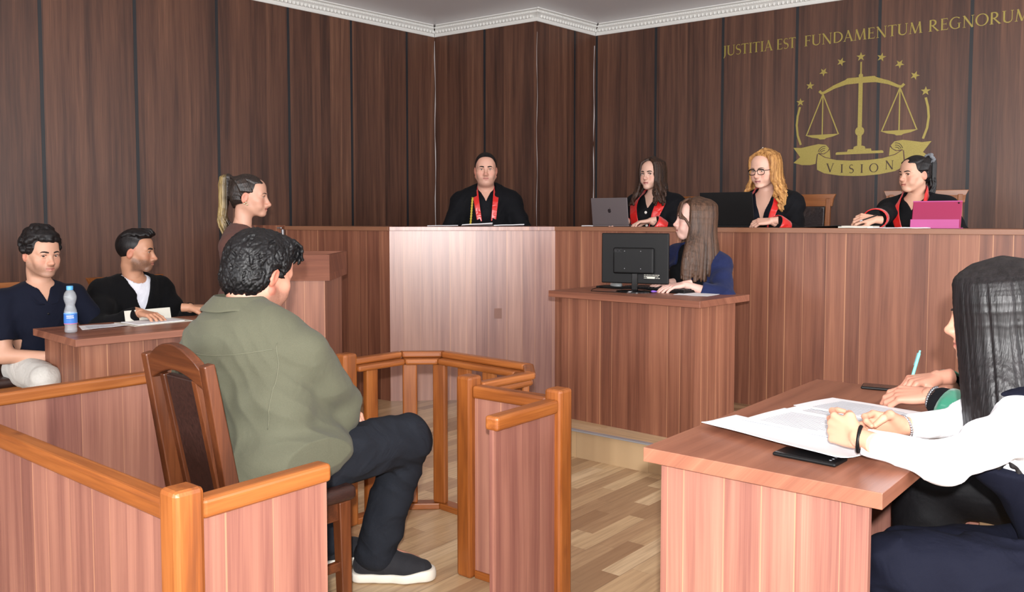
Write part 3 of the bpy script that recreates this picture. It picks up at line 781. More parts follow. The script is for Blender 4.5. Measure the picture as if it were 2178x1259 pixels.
def eye_mesh(p, gaze, T):
    out = []
    for sx in (-1, 1):
        m = MB(); m.sphere((0, 0, 0), 0.0122, 20, 16); vs = np.array(m.v)
        g = np.array(gaze, float); g /= np.linalg.norm(g); ca_ = vs @ g / 0.0122
        col = np.tile(np.array(srgb(206, 198, 192)), (len(vs), 1)); ir = ca_ > 0.84; col[ir] = srgb(*p.get('iris', (58, 38, 26))); col[ca_ > 0.965] = (0.004, 0.004, 0.004)
        vs = vs + np.array((sx * 0.0315, 0.0735, 0.0018)); out.append((T(vs), m.f, col))
    return out

# --- hair primitives -------------------------------------------------
def hair_cap(v, p, t=0.012, k=0.01, fw=1.0):
    v.ell((0, -0.016, 0.04), (0.075 * fw + t, 0.095 + t, 0.086 + t), k)
def hairline(v, front_z=0.072, temple=0.045, nape=-0.07, side=0.0, k=0.006, y0=0.03):
    """keep hair above a line that runs forehead -> temple -> above ear -> nape"""
    def fn(X, Y, Z):
        ax = np.abs(X)
        line = np.where(Y > y0, side + (front_z - side) * sstep(y0, y0 + 0.058, Y) - 7.0 * ax * ax * sstep(0.045, 0.08, Y), side + (nape - side) * sstep(y0, -0.085, Y))
        return (line - Z) * 0.8
    v.field(fn, k)
def lumps(v, n, r0, r1, region, k=0.006, R=(0.088, 0.108, 0.1), c=(0, -0.016, 0.04), seed=1):
    g = np.random.default_rng(seed); i = 0
    while i < n:
        q = g.normal(size=3); q /= np.linalg.norm(q); p = np.array(c) + q * np.array(R)
        if region(p): v.ell(p, np.array((1, 1, 1)) * g.uniform(r0, r1) * g.uniform(0.8, 1.25, 3), k); i += 1
def lock(v, pts, r0, r1, k=0.004, n=7):
    P = [np.array(q, float) for q in pts]; m = len(P) - 1; out = []
    for i in range(n + 1):
        t = i / n * m; a = min(int(t), m - 1); f = t - a
        p0, p1, p2, p3 = P[max(a - 1, 0)], P[a], P[a + 1], P[min(a + 2, m)]
        out.append(0.5 * ((2 * p1) + (-p0 + p2) * f + (2 * p0 - 5 * p1 + 4 * p2 - p3) * f * f + (-p0 + 3 * p1 - 3 * p2 + p3) * f ** 3))
    v.chain(out, [r0 + (r1 - r0) * i / n for i in range(n + 1)], k)

# --- hands -------------------------------------------------------------
def hand_mesh(wrist, d, nrm, side, curl=0.35, spread=0.08, scale=1.0, thumb=0.3, skin=(200, 150, 130), curls=None, h=0.0028, nails=None):
    """d: direction of the fingers, nrm: out of the back of the hand; side +1 right, -1 left"""
    v = Vol((-0.09, -0.05, -0.1), (0.09, 0.21, 0.06), h)
    kx = [-0.031, -0.010, 0.011, 0.029]; ky = [0.088, 0.093, 0.088, 0.079]; Ls = [(0.041, 0.024, 0.02), (0.045, 0.028, 0.021), (0.042, 0.026, 0.02), (0.033, 0.02, 0.018)]
    v.cap((-0.006, -0.045, 0), (-0.005, 0.0, 0), 0.026, 0.0235, 0.01)
    v.ell((-0.003, 0.045, -0.004), (0.036, 0.05, 0.013), 0.012)
    tips = []
    for i in range(4):
        v.cap((kx[i] * 0.55, 0.012, 0), (kx[i], ky[i], 0.001), 0.0125, 0.0098, 0.01)
        a = spread * (i - 1.3); q = np.array((kx[i], ky[i], 0.0)); ang = 0.0; c = curls[i] if curls else curl * (1 + 0.12 * i)
        for j, L in enumerate(Ls[i]):
            ang += c * (0.9, 1.0, 0.7)[j]
            e = q + L * np.array((sin(a) * cos(ang), cos(a) * cos(ang), -sin(ang)))
            v.cap(q, e, (0.0092, 0.0084, 0.0076)[j], (0.0084, 0.0076, 0.0066)[j], 0.004); q = e
        tips.append(q)
    t0 = np.array((-0.018, 0.02, -0.006)); t1 = np.array((-0.041, 0.05, -0.014)); t2 = t1 + 0.034 * np.array((-0.62 + 0.7 * thumb, 0.75, -0.25 - 0.5 * thumb)); t3 = t2 + 0.027 * np.array((-0.25 + 0.9 * thumb, 0.9, -0.25 - 0.4 * thumb))
    v.cap(t0, t1, 0.015, 0.0125, 0.012); v.cap(t1, t2, 0.0118, 0.0098, 0.006); v.cap(t2, t3, 0.0098, 0.0078, 0.004); tips.append(t3)
    vs, fs = v.mesh(); col = np.tile(np.array(srgb(*skin)), (len(vs), 1))
    red = np.array(srgb(min(255, skin[0]), int(skin[1] * 0.8), int(skin[2] * 0.78)))
    for t in tips:
        m = np.exp(-((vs - t) ** 2).sum(1) / 0.014 ** 2)[:, None] * 0.55; col = col * (1 - m) + red * m
        if nails:
            m = (((vs - t) ** 2).sum(1) < 0.0085 ** 2) & (vs[:, 2] > t[2] + 0.0015); col[m] = srgb(*nails)
    for i in range(4):
        m = np.exp(-((vs - np.array((kx[i], ky[i], 0.006))) ** 2).sum(1) / 0.009 ** 2)[:, None] * 0.35; col = col * (1 - m) + red * m
    if side < 0: vs = vs * np.array((-1, 1, 1)); fs = fs[:, ::-1]
    d = np.array(d, float); d /= np.linalg.norm(d); nrm = np.array(nrm, float); nrm -= d * nrm.dot(d); nrm /= np.linalg.norm(nrm); r = np.cross(d, nrm)
    B = np.stack([r, d, nrm], 1)
    return (vs * scale) @ B.T + np.array(wrist), fs, col

def ik(a, b, l1, l2, hint):
    a, b, hint = np.array(a, float), np.array(b, float), np.array(hint, float); d = b - a; L = min(np.linalg.norm(d), (l1 + l2) * 0.999); u = d / np.linalg.norm(d)
    x = (l1 * l1 - l2 * l2 + L * L) / (2 * L); h_ = sqrt(max(l1 * l1 - x * x, 0)); w = hint - u * hint.dot(u); w /= np.linalg.norm(w)
    return a + u * x + w * h_, a + u * L
# ------------------------------------------------------------------ people
def Wl(spec):
    """world -> person frame (x right, y forward, z above the floor it stands on)"""
    px, py, pz = spec['pos']; a = radians(spec['az'])
    def f(q): dx, dy = q[0] - px, q[1] - py; return np.array((dx * cos(a) - dy * sin(a), dx * sin(a) + dy * cos(a), q[2] - pz))
    return f

class Person:
    def __init__(s, spec):
        s.sp = spec; s.w2l = Wl(spec); p = spec; s.m = p.get('sex', 'f') == 'm'; s.hs = p.get('hs', 1.0); b = p.get('bulk', 1.0)
        s.b = b; s.hipz = p.get('hipz', 0.54); s.hip = np.array((0, 0, s.hipz)); s.hc = s.w2l(p['head'])
        s.nb = s.hc + np.array((p.get('nbx', 0), -0.04, -0.158)) * s.hs + np.array(p.get('nbo', (0, 0, 0)))
        sp = s.nb - s.hip; L = np.linalg.norm(sp); u = sp / L; s.u = u
        x = np.array((1.0, 0, 0)); tw = radians(p.get('twist', 0)); x = np.array((cos(tw), -sin(tw), 0)); x = x - u * x.dot(u); x /= np.linalg.norm(x); y = np.cross(u, x)
        x0 = np.array((1.0, 0, 0)); x0 = x0 - u * x0.dot(u); x0 /= np.linalg.norm(x0)
        s.R = np.stack([x, y, u], 1); s.R0 = np.stack([x0, np.cross(u, x0), u], 1)
        sw = p.get('sw', 0.178 if s.m else 0.155) * (0.6 + 0.4 * b); s.sw = sw; dn = p.get('sdrop', 0.085)
        s.sh = {+1: s.nb + x * sw - u * dn + y * -0.01, -1: s.nb - x * sw - u * dn + y * -0.01}
        s.chest = s.hip + u * L * 0.66; s.waist = s.hip + u * L * 0.34
        k = 1.0 if s.m else 0.87
        s.t = [('e', s.hip + np.array((0, 0, 0.0)), (0.165 * k * b * (1.1 if not s.m else 1), 0.125 * b, 0.11), s.R0),
               ('e', s.waist, (0.145 * k * b, 0.108 * b, 0.14), s.R0), ('e', s.chest, (0.165 * k * (0.5 + 0.5 * b), 0.115 * (0.4 + 0.6 * b) * (1 if s.m else .92), 0.165), s.R),
               ('e', s.nb - u * 0.12, (0.14 * k * (0.5 + 0.5 * b), 0.085 * (0.5 + 0.5 * b), 0.09), s.R),
               ('c', s.nb - u * 0.035 + x * 0.02, s.sh[1] + u * 0.004, 0.04, 0.05), ('c', s.nb - u * 0.035 - x * 0.02, s.sh[-1] + u * 0.004, 0.04, 0.05)]
        if b > 1.15: s.t.append(('e', s.waist + y * 0.07 - u * 0.02, (0.17 * b * 0.9, 0.12 * b, 0.15), s.R0)); s.t.append(('e', s.chest - y * 0.035 + u * .03, (0.225, 0.115, 0.19), s.R)); s.t.append(('e', s.waist - y * 0.03, (0.215, 0.12, 0.2), s.R0))
        if not s.m:
            for sx in (-1, 1): s.t.append(('e', s.chest + x * sx * 0.07 + y * 0.085 - u * 0.0, (0.055, 0.05, 0.055), s.R))
        s.tx, s.ty = x, y
        la, lb = (0.285, 0.255) if s.m else (0.265, 0.235)
        la *= p.get('arm', 1.0); lb *= p.get('arm', 1.0); s.el, s.wr = {}, {}
        for sx, key in ((1, 'wr'), (-1, 'wl')):
            if key in p: t = s.w2l(p[key])
            else: t = np.array((sx * 0.12, 0.22, s.hipz + 0.1))
            hint = np.array(p.get('hint' + key[1], (sx * 0.5, -0.4, -0.6)), float)
            s.el[sx], s.wr[sx] = ik(s.sh[sx], t, la, lb, hint)
        ar = p.get('armr', (0.05, 0.041, 0.038, 0.026) if s.m else (0.041, 0.034, 0.031, 0.022)); s.ar = ar
        hp = 0.09 if s.m else 0.085
        if p.get('stand'): kn = {sx: np.array((sx * 0.1, 0.0, 0.5)) for sx in (1, -1)}; an = {sx: np.array((sx * 0.1, -0.02, 0.09)) for sx in (1, -1)}
        else: kn = {sx: np.array((sx * 0.12, 0.42, s.hipz - 0.02)) for sx in (1, -1)}; an = {sx: np.array((sx * 0.12, 0.40, 0.09)) for sx in (1, -1)}
        for key, D_ in (('kr', kn), ('kl', kn), ('ar_', an), ('al', an)):
            if key in p: D_[1 if key[1] == 'r' else -1] = np.array(p[key], float)
        s.kn, s.an = kn, an; lr = p.get('legr', (0.085, 0.058, 0.052, 0.038)); s.lr = lr; s.hj = {sx: s.hip + np.array((sx * hp, 0.0, -0.02)) for sx in (1, -1)}
        s.toe = {sx: an[sx] + np.array(p.get('toe', {1: (0.0, 0.14, -0.055), -1: (0.0, 0.14, -0.055)})[sx]) for sx in (1, -1)}
        s.mesh_body()
    def T(s, part=None):
        """head frame -> person frame"""
        p = s.sp; R = rot(radians(p.get('haz', p['az']) - p['az']), radians(p.get('hpitch', 0)), radians(p.get('hroll', 0)))
        Ry = rot(radians((p.get('haz', p['az']) - p['az']) * 0.35)); hs = s.hs; hc = s.hc
        def f(vs):
            full = (vs * hs) @ R.T + hc
            if part != 'neck': return full
            w = sstep(-0.15, -0.075, vs[:, 2])[:, None]; return full * w + ((vs * hs) @ Ry.T + hc) * (1 - w)
        s.Rh = R; return f
    def torso(s, v, g=0.0, k=0.05):
        for t in s.t:
            if t[0] == 'e': v.ell(t[1], np.array(t[2]) + g, k, 'add', t[3])
            else: v.cap(t[1], t[2], t[3] + g, t[4] + g, k)
    def arm(s, v, sx, g=0.0, g1=None, f1=1.0, k=0.03):
        g1 = g if g1 is None else g1; a = s.ar
        m_ = s.sh[sx] * 0.55 + s.el[sx] * 0.45; v.cap(s.sh[sx], m_, a[0] + g, (a[0] + a[1]) / 2 + g, s.sp.get('armk', 0.045)); v.cap(m_, s.el[sx], (a[0] + a[1]) / 2 + g, a[1] + g, k)
        if f1 > 0:
            e = s.el[sx] + (s.wr[sx] - s.el[sx]) * f1; v.cap(s.el[sx], e, a[2] + g, a[2] + (a[3] - a[2]) * f1 + g1, k)
    def legs(s, v, g=0.0, g1=None, k=0.04):
        l = s.lr; g1 = g if g1 is None else g1
        for sx in (1, -1):
            v.cap(s.hj[sx], s.kn[sx], l[0] + g, l[1] + g, k); v.cap(s.kn[sx], s.an[sx], l[2] + g, l[3] + g1, k * 0.7)
    def box(s, legs=True, arms=True, m=0.13):
        P = [s.hip, s.nb, s.sh[1], s.sh[-1]]
        if arms: P += [s.el[1], s.el[-1], s.wr[1], s.wr[-1]]
        if legs: P += [s.kn[1], s.kn[-1], s.an[1], s.an[-1]]
        P = np.array(P); return P.min(0) - m, P.max(0) + m
    def mesh_body(s):
        p = s.sp; lo, hi = s.box(); v = Vol(lo, hi + (0, 0, 0.02), 0.0095)
        s.torso(v); s.legs(v)
        for sx in (1, -1):
            s.arm(v, sx); v.cap(s.an[sx], s.toe[sx], 0.034, 0.026, 0.02)
        v.cap(s.nb - s.u * 0.05, s.nb + np.array((0, 0.004, 0.05)), 0.056 if s.m else 0.047, 0.05 if s.m else 0.042, 0.04)
        vs, fs = v.mesh(); base = np.array(srgb(*p['skin']))
        parts = [(vs, fs, np.tile(base, (len(vs), 1)))]
        hv, hm = head_mesh(p); s.hv = hv; parts.append((s.T('neck')(hm[0]), hm[1], hm[2]))
        for sx, key in ((1, 'hr'), (-1, 'hl')):
            hd = dict(p.get(key, {})); d = hd.pop('d', None); n = hd.pop('n', (0, 0, 1)); W2 = s.w2l; o = np.array(p['pos'], float)
            dl = (W2(o + np.array(d)) if d is not None else (s.wr[sx] - s.el[sx])); nl = W2(o + np.array(n))
            sk = p.get('handskin', p['skin']); parts.append(hand_mesh(s.wr[sx], dl, nl, sx, skin=sk, scale=(1.0 if s.m else 0.92) * p.get('handscale', 1), **hd))
        s.o = np_mesh('person', parts, M_skin, None, origin=p['pos'], rz=-radians(p['az']))
        tag(s.o, p['label'], 'person', p.get('group'))
        T = s.T()
        gz = p.get('gaze', (0, 1, 0)); [np_mesh('eye', [q], M_eye, s.o) for q in eye_mesh(p, gz, T)]
        # brows and lash lines follow the face surface
        for sx in (-1, 1):
            mb = MB(); ml = MB()
            br = [(0.013, 0.0208), (0.022, 0.0228), (0.033, 0.0248), (0.043, 0.0235), (0.051, 0.0185)]
            ba = p.get('browz', 0.0); pts = [(sx * x, surf_y(hv, sx * x, z + ba) + 0.0004, z + ba) for x, z in br]; bt = p.get('brow', 1.0)
            mb.tube(pts, [0.0022 * bt, 0.0032 * bt, 0.003 * bt, 0.0022 * bt, 0.001], 8, flat=1.0)
            lz = [(0.0185, 0.004), (0.025, 0.0092), (0.0325, 0.0106), (0.040, 0.0085), (0.0465, 0.0035)]
            pts = [(sx * x, max(surf_y(hv, sx * x, z), 0.0835 - 3.2 * (x - 0.03) ** 2 * 10) + 0.0002, z) for x, z in lz]; lt = p.get('lash', 1.0)
            ml.tube(pts, [0.0006 * lt, 0.0012 * lt, 0.0013 * lt, 0.0012 * lt, 0.0006], 6)
            np_mesh('eyebrow', [mbpart(mb, T)], p.get('browm', M_brow), s.o); np_mesh('eyelash', [mbpart(ml, T)], M_lash, s.o)
        if 'hair' in p:
            hvv = p['hair'](p); vs, fs = hvv.mesh(); s.hair = np_mesh('hair', [(T(vs), fs)], p['hairm'], s.o)
    def put(s, name, v, mat, wr=0.0, seed=0):
        if wr: v.warp(lambda X, Y, Z: wr * (np.sin(X * 31 + Z * 17 + seed + 2.2 * np.sin(Z * 13 + Y * 9)) * np.sin(Y * 27 - Z * 21 + seed * 2 + 1.7 * np.sin(X * 12)) * 0.6 + 0.4 * np.sin(Z * 55 + X * 20 * np.sin(Y * 8 + seed)) + 0.9 * (np.abs(np.sin(Z * 38 + X * 24 + Y * 15 + 2.0 * np.sin(X * 21 + seed) + 1.5 * np.sin(Y * 17 + Z * 9))) ** 0.6 - 0.7)))
        vs, fs = v.mesh(); o = np_mesh(name, [(vs, fs)], mat, s.o); s.last = (vs, fs); return o
    def bvh(s): vs, fs = s.last; return BVHTree.FromPolygons(vs.tolist(), fs.tolist())
    def top(s, name, mat, g=0.014, f=(1, 1), g1=None, hem=None, neck='crew', vz=0.2, vw=0.075, nr=0.064, arms=True, wr=0.002, h=0.0058, shoulder=0.0, ga=None, seed=1, cutfn=None, vx=0.0, hemg=0.0, smoothk=0.045, cuff=None):
        """a garment on the upper body. f: how far each sleeve covers (1 = shoulder..elbow..wrist); neck: crew | v"""
        lo, hi = s.box(legs=False); lo[2] = min(lo[2], s.hip[2] - 0.16); v = Vol(lo, hi + (0, 0, 0.03), h)
        s.torso(v, g, smoothk); ga = g if ga is None else ga
        v.ell(s.hip + (0, 0, -0.02), (0.17 * s.b + g + hemg, 0.135 * s.b + g + hemg, 0.12), 0.05, 'add', s.R0)
        if shoulder:
            for sx in (1, -1): v.cap(s.nb - s.u * 0.04, s.sh[sx] + s.u * 0.004, 0.04 + g, 0.055 + g + shoulder, 0.05)
        if arms:
            for sx, ff in ((1, f[0]), (-1, f[1])):
                if ff <= 0.5:   # short sleeve
                    e = s.sh[sx] + (s.el[sx] - s.sh[sx]) * ff * 2; v.cap(s.sh[sx], e, s.ar[0] + ga + 0.004, s.ar[0] + ga + 0.006, 0.03)
                    d = (s.el[sx] - s.sh[sx]); d = d / np.linalg.norm(d); c = e
                    R2 = 0.14; w = v.win(c - R2, c + R2); X, Y, Z = v.grid(w); pl = (X - c[0]) * d[0] + (Y - c[1]) * d[1] + (Z - c[2]) * d[2]
                    fr = np.sqrt(np.maximum((X - c[0]) ** 2 + (Y - c[1]) ** 2 + (Z - c[2]) ** 2 - pl ** 2, 0)) - 0.085
                    v.blend(w, -np.maximum(-pl, fr), 0.004, 'max')
                else:
                    s.arm(v, sx, ga, g1 if g1 is not None else ga, ff)
                    d = s.wr[sx] - s.el[sx]; d = d / np.linalg.norm(d); c = s.el[sx] + (s.wr[sx] - s.el[sx]) * ff
                    R2 = 0.16; w = v.win(c - R2, c + R2); X, Y, Z = v.grid(w); pl = (X - c[0]) * d[0] + (Y - c[1]) * d[1] + (Z - c[2]) * d[2]
                    fr = np.sqrt(np.maximum((X - c[0]) ** 2 + (Y - c[1]) ** 2 + (Z - c[2]) ** 2 - pl ** 2, 0)) - 0.12
                    v.blend(w, -np.maximum(-pl, fr), 0.004, 'max')
        nb, u = s.nb, s.u
        # clear the neck
        v.cap(nb + u * 0.0 + np.array((0, 0.012, 0)), nb + u * 0.12 + np.array((0, 0.03, 0)), nr, nr + 0.02, 0.006, 'sub')
        if neck == 'v':
            def fn(X, Y, Z):
                hw_ = vw * np.clip((Z - (nb[2] - vz)) / vz, -1, 1.6); xc = nb[0] + vx + (X * 0)
                # axis shift with the lean
                ax = xc + (s.chest[0] - nb[0]) * np.clip((nb[2] - Z) / max(nb[2] - s.chest[2], 0.05), 0, 1.5)
                yy = nb[1] + (s.chest[1] - nb[1]) * np.clip((nb[2] - Z) / max(nb[2] - s.chest[2], 0.05), 0, 1.5)
                return np.minimum(hw_ - np.abs(X - ax), Y - yy - 0.005)
            v.field(fn, 0.004)
        if hem is not None: v.field(lambda X, Y, Z: hem - Z + 0 * X, 0.004)
        if cutfn: v.field(cutfn, 0.004)
        o = s.put(name, v, mat, wr, seed); s.tv = v; return o
    def trousers(s, mat, g=0.013, g1=0.03, h=0.0095, wr=0.003, fine=False):
        P = np.array([s.hip, s.kn[1], s.kn[-1], s.an[1], s.an[-1]]); v = Vol(P.min(0) - 0.2, P.max(0) + 0.17, h)
        v.ell(s.hip, (0.165 * s.b + g, 0.125 * s.b + g, 0.11), 0.04, 'add', s.R0); s.legs(v, g, g1, 0.04)
        v.field(lambda X, Y, Z: 0.045 - Z + 0 * X, 0.004)
        for sx in (1, -1):
            c = s.an[sx] - (0, 0, 0.02)
        return s.put('trousers', v, mat, wr, 3)
    def front(s, bv, x, z, off=0.004, fallback=0.15):
        hit = bv.ray_cast(Vector((x, 1.2, z)), Vector((0, -1, 0)))
        return (hit[0].y + off) if hit[0] is not None else fallback
    def strip(s, name, st, mat, thick=0.004):
        """ribbon from pairs of edge points"""
        m = MB(); n = len(st); k = 4; vs = []
        for a, b in st:
            a, b = np.array(a, float), np.array(b, float)
            for j in range(k + 1): vs.append(a + (b - a) * j / k)
        fs = [(i * (k + 1) + j, i * (k + 1) + j + 1, (i + 1) * (k + 1) + j + 1, (i + 1) * (k + 1) + j) for i in range(n - 1) for j in range(k)]
        o = np_mesh(name, [(np.array(vs), fs)], mat, s.o); md = o.modifiers.new('s', 'SOLIDIFY'); md.thickness = thick; md.offset = 0
        m2 = o.modifiers.new('b', 'SUBSURF'); m2.levels = m2.render_levels = 1; return o
    def robe(s, cuffmat=None, cuffoff=0.0, cuffr=0.0, facing=None, ga=0.022, g1=0.04, f=(0.88, 0.88), vz=0.42, vw=0.06, seed=1, width=0.04, sets=(1, -1), hips=None, lowx=0.035, stand=0.05):
        o = s.top('robe', M_robe, g=0.024, f=f, ga=ga, g1=g1, neck='v', vz=vz, vw=vw, nr=0.066, shoulder=0.008, wr=0.004, seed=seed, hemg=0.02)
        nb = s.nb
        if facing:
            lo, hi = s.box(legs=False, arms=False); tv = Vol(lo, hi, 0.008); s.torso(tv, 0.026, 0.045)
            for sx in (1, -1): tv.cap(nb - s.u * 0.04, s.sh[sx] + s.u * 0.004, 0.066, 0.09, 0.05)
            q_ = tv.mesh(); bv = BVHTree.FromPolygons(q_[0].tolist(), q_[1].tolist())
            for sx in sets:
                st = []
                for t in np.linspace(0, 1, 9):
                    z = nb[2] - vz + 0.0 + (vz - 0.05) * t; ax = nb[0] + (s.chest[0] - nb[0]) * min(1.5, (nb[2] - z) / max(nb[2] - s.chest[2], 0.05))
                    xi = vw * (0.12 + 0.8 * t) - 0.012; wd = width * (0.6 + 0.4 * t) + 0.012
                    x1, x2 = ax + sx * xi, ax + sx * (xi + wd); st.append(((x1, s.front(bv, x1 + sx * 0.012, z, 0.016), z), (x2, s.front(bv, x2, z, 0.016), z)))
                z0 = nb[2]
                st += [((nb[0] + sx * 0.064, nb[1] + 0.045, z0 + 0.005 + stand * .4), (nb[0] + sx * 0.105, nb[1] + 0.03, z0 - 0.035)),
                       ((nb[0] + sx * 0.07, nb[1] + 0.0, z0 + stand), (nb[0] + sx * 0.085, nb[1] - 0.01, z0 - 0.015)),
                       ((nb[0] + sx * 0.055, nb[1] - 0.045, z0 + stand + 0.01), (nb[0] + sx * 0.06, nb[1] - 0.06, z0 - 0.01)),
                       ((nb[0] + sx * 0.0, nb[1] - 0.066, z0 + stand + 0.014), (nb[0] + sx * 0.0, nb[1] - 0.08, z0 - 0.01))]
                s.strip('robe_facing', st, facing)
        if cuffmat:
            for sx, ff in ((1, f[0]), (-1, f[1])):
                a, b = s.el[sx], s.wr[sx]; d = (b - a) / np.linalg.norm(b - a); c = a + (b - a) * ff; c = c - d * cuffoff; r = s.ar[3] + g1 + 0.012 + cuffr
                side = np.cross(d, (0, 0, 1)); side /= np.linalg.norm(side); up = np.cross(side, d); pts = []; vs = []; n = 20
                for (t, rr) in ((-0.075, r * 0.93), (-0.05, r * 0.96), (-0.01, r * 0.98), (0.004, r * 0.95), (0.004, r * 0.88), (-0.03, r * 0.84)):
                    for k in range(n):
                        th = 2 * pi * k / n; vs.append(c + d * t + (side * cos(th) + up * sin(th) * 0.86) * rr)
                fs = [(i * n + k, i * n + (k + 1) % n, (i + 1) * n + (k + 1) % n, (i + 1) * n + k) for i in range(5) for k in range(n)]
                np_mesh('satin_cuff', [(np.array(vs), fs)], cuffmat, s.o)
        return o
    def head_part(s, name, m, mat, sm=True):
        T = s.T(); return np_mesh(name, [mbpart(m, T)], mat, s.o)

# --- hairstyles ----------------------------------------------------------
def hair_short(p):
    v = Vol((-0.11, -0.14, -0.12), (0.11, 0.12, 0.16), 0.003); hair_cap(v, p, 0.009)
    hairline(v, 0.073, 0.05, -0.075, -0.004)
    for sx in (-1, 1): v.ell((sx * 0.092, 0.05, 0.03), (0.03, 0.03, 0.045), 0.01, 'sub')
    return v
def hair_curly(p):
    v = Vol((-0.12, -0.15, -0.12), (0.12, 0.13, 0.18), 0.003); hair_cap(v, p, 0.008); v.ell((0, 0.01, 0.105), (0.07, 0.08, 0.035), 0.02)
    hairline(v, 0.074, 0.04, -0.07, 0.0)
    lumps(v, 230, 0.011, 0.018, lambda q: (q[2] > 0.088 if q[1] > 0.03 else q[2] > 0.012), 0.005, (0.083, 0.102, 0.110), seed=3)
    for x, z in ((-0.03, 0.082), (-0.012, 0.076), (0.0, 0.083), (0.018, 0.08), (0.035, 0.083), (-0.045, 0.08)): v.ell((x, 0.082 - abs(x) * .3, z + .004), (0.013, 0.012, 0.014), 0.008)
    return v
def hair_fade(p):
    v = Vol((-0.12, -0.15, -0.12), (0.12, 0.14, 0.18), 0.003); v.ell((0, -0.02, 0.04), (0.080, 0.100, 0.094), 0.01)
    v.ell((0, 0.015, 0.105), (0.066, 0.08, 0.035), 0.02); hairline(v, 0.072, 0.05, -0.075, 0.012)
    g = np.random.default_rng(4)
    for i in range(60):
        x = g.uniform(-0.06, 0.06); y = g.uniform(-0.07, 0.04); lock(v, [(x, y, 0.118 - abs(x) * 0.4), (x * 1.1, y + 0.04, 0.134 - abs(x) * 0.4), (x * 1.2, min(y + 0.07, 0.09), 0.118 - abs(x) * 0.3)], 0.012, 0.008, 0.004, 5)
    return v
def hair_fg(p):
    v = Vol((-0.13, -0.16, -0.17), (0.13, 0.13, 0.18), 0.0026); v.ell((0, -0.02, 0.035), (0.090, 0.108, 0.100), 0.01); v.ell((0, -0.058, -0.03), (0.078, 0.06, 0.058), 0.03); v.ell((0, 0.03, 0.098), (0.07, 0.066, 0.036), 0.02)
    hairline(v, 0.066, 0.045, -0.102, -0.002, y0=0.008)
    for sx in (-1, 1): v.ell((sx * 0.09, -0.008, -0.012), (0.034, 0.024, 0.036), 0.006, 'sub')
    g = np.random.default_rng(8)
    bv_, bf_ = v.mesh(); n_ = np.zeros_like(bv_); fn_ = np.cross(bv_[bf_[:, 2]] - bv_[bf_[:, 0]], bv_[bf_[:, 3]] - bv_[bf_[:, 1]])
    for k in range(4): np.add.at(n_, bf_[:, k], fn_)
    n_ /= np.linalg.norm(n_, axis=1)[:, None] + 1e-9
    for i in g.choice(len(bv_), 1700, replace=False):
        c, q = bv_[i], n_[i]
        if c[1] > 0.075 or np.dot(q, c - np.array((0, -0.02, 0.02))) < 0.02: continue
        w = np.sin(c * 38 + 1.3).sum() * 0.9; dn = np.array((sin(w) * 0.7, 0.5 * cos(w * 1.3), -0.8)); dn -= q * dn.dot(q); dn /= np.linalg.norm(dn); sd = np.cross(q, dn); L = g.uniform(0.02, 0.042); a = g.uniform(-0.011, 0.011)
        lock(v, [c - dn * L * 0.5 - q * 0.003, c + sd * a + q * 0.0035, c + dn * L * 0.5 - q * 0.003], 0.0042, 0.0022, 0.0022, 4)
    for i in range(150):
        x = g.uniform(-0.066, 0.066); w = g.uniform(-.012, .012)
        lock(v, [(x, 0.045, 0.120), (x * 1.05 + w, 0.078 + g.uniform(-.006, .006), 0.104), (x * 1.08 - w, 0.084 + g.uniform(-.012, .004), 0.07 + g.uniform(-.016, .014))], 0.006, 0.003, 0.003, 5)
    return v
def long_hair(length=0.42, waves=0.0, freq=40, n=58, t=0.012, bangs=False, part=0.0, spread=0.0, back_only=False, r=(0.0125, 0.0065), front=62, fy=0.05, seed=2, h=0.0036, hug=0.0, face=True, cap_front=0.078, gap=0.0):
    def fn(p):
        v = Vol((-0.17, -0.2, -length - 0.04), (0.17, 0.15, 0.16), h); v.ell((0, -0.018, 0.038), (0.062 + t, 0.083 + t, 0.081 + t), 0.01)
        hairline(v, cap_front, 0.05, -0.1, -0.005); g = np.random.default_rng(seed)
        for lay in range(2):
            for i in range(n):
                th = radians(front + (360 - 2 * front) * (i + 0.5 * lay) / n + g.uniform(-2, 2)); sx = 1 if sin(th) > 0 else -1
                rx, ry = 0.088 + t * 0.5 - lay * 0.006, 0.106 + t * 0.5 - lay * 0.006
                x, y = sin(th) * rx, -0.018 + cos(th) * ry; L = length * g.uniform(0.86, 1.0); ph = g.uniform(0, 6.28) if waves else 0
                pts = [(part + sx * 0.006, -0.02 + cos(th) * 0.07, 0.128 + t * 0.4 - 0.25 * abs(cos(th)) * 0.07), (x * 0.78 + part * .3, y * 0.92, 0.096), (x * 0.94, y * 0.97, 0.066), (x, y, 0.03)]
                steps = 4 if not waves else 9; wf = float(sstep(-0.95, 0.25, cos(th)))
                for j in range(1, steps + 1):
                    z = 0.03 - (L + 0.03) * j / steps; q = min(1, max(0, (-z - 0.06) / 0.16))
                    ox = sin(th) * (0.004 + spread) * q * 1.4 * wf; oy = fy * q * wf - 0.03 * q * (1 - wf)
                    wv = waves * q ** 0.5
                    pts.append((x * (1 - hug * q) + ox + wv * sin(z * freq + ph), y + oy + wv * cos(z * freq + ph) * 0.8, z))
                lock(v, pts, r[0], r[1], 0.003, 20 if not waves else 20)
        if bangs:
            for sx in (-1, 1):
                for i in range(13):
                    o = i * 0.003; lock(v, [(part + sx * 0.004, 0.03, 0.128), (sx * (0.016 + o), 0.078, 0.1), (sx * (0.038 + o * .9), 0.09, 0.05 - o), (sx * (0.062 + o * 0.5), 0.058, 0.005), (sx * (0.077 + o * .3), 0.026, -0.05), (sx * (0.085 + o * .3), 0.012, -0.11)], 0.0075, 0.005, 0.002, 10)
        return v
    return fn
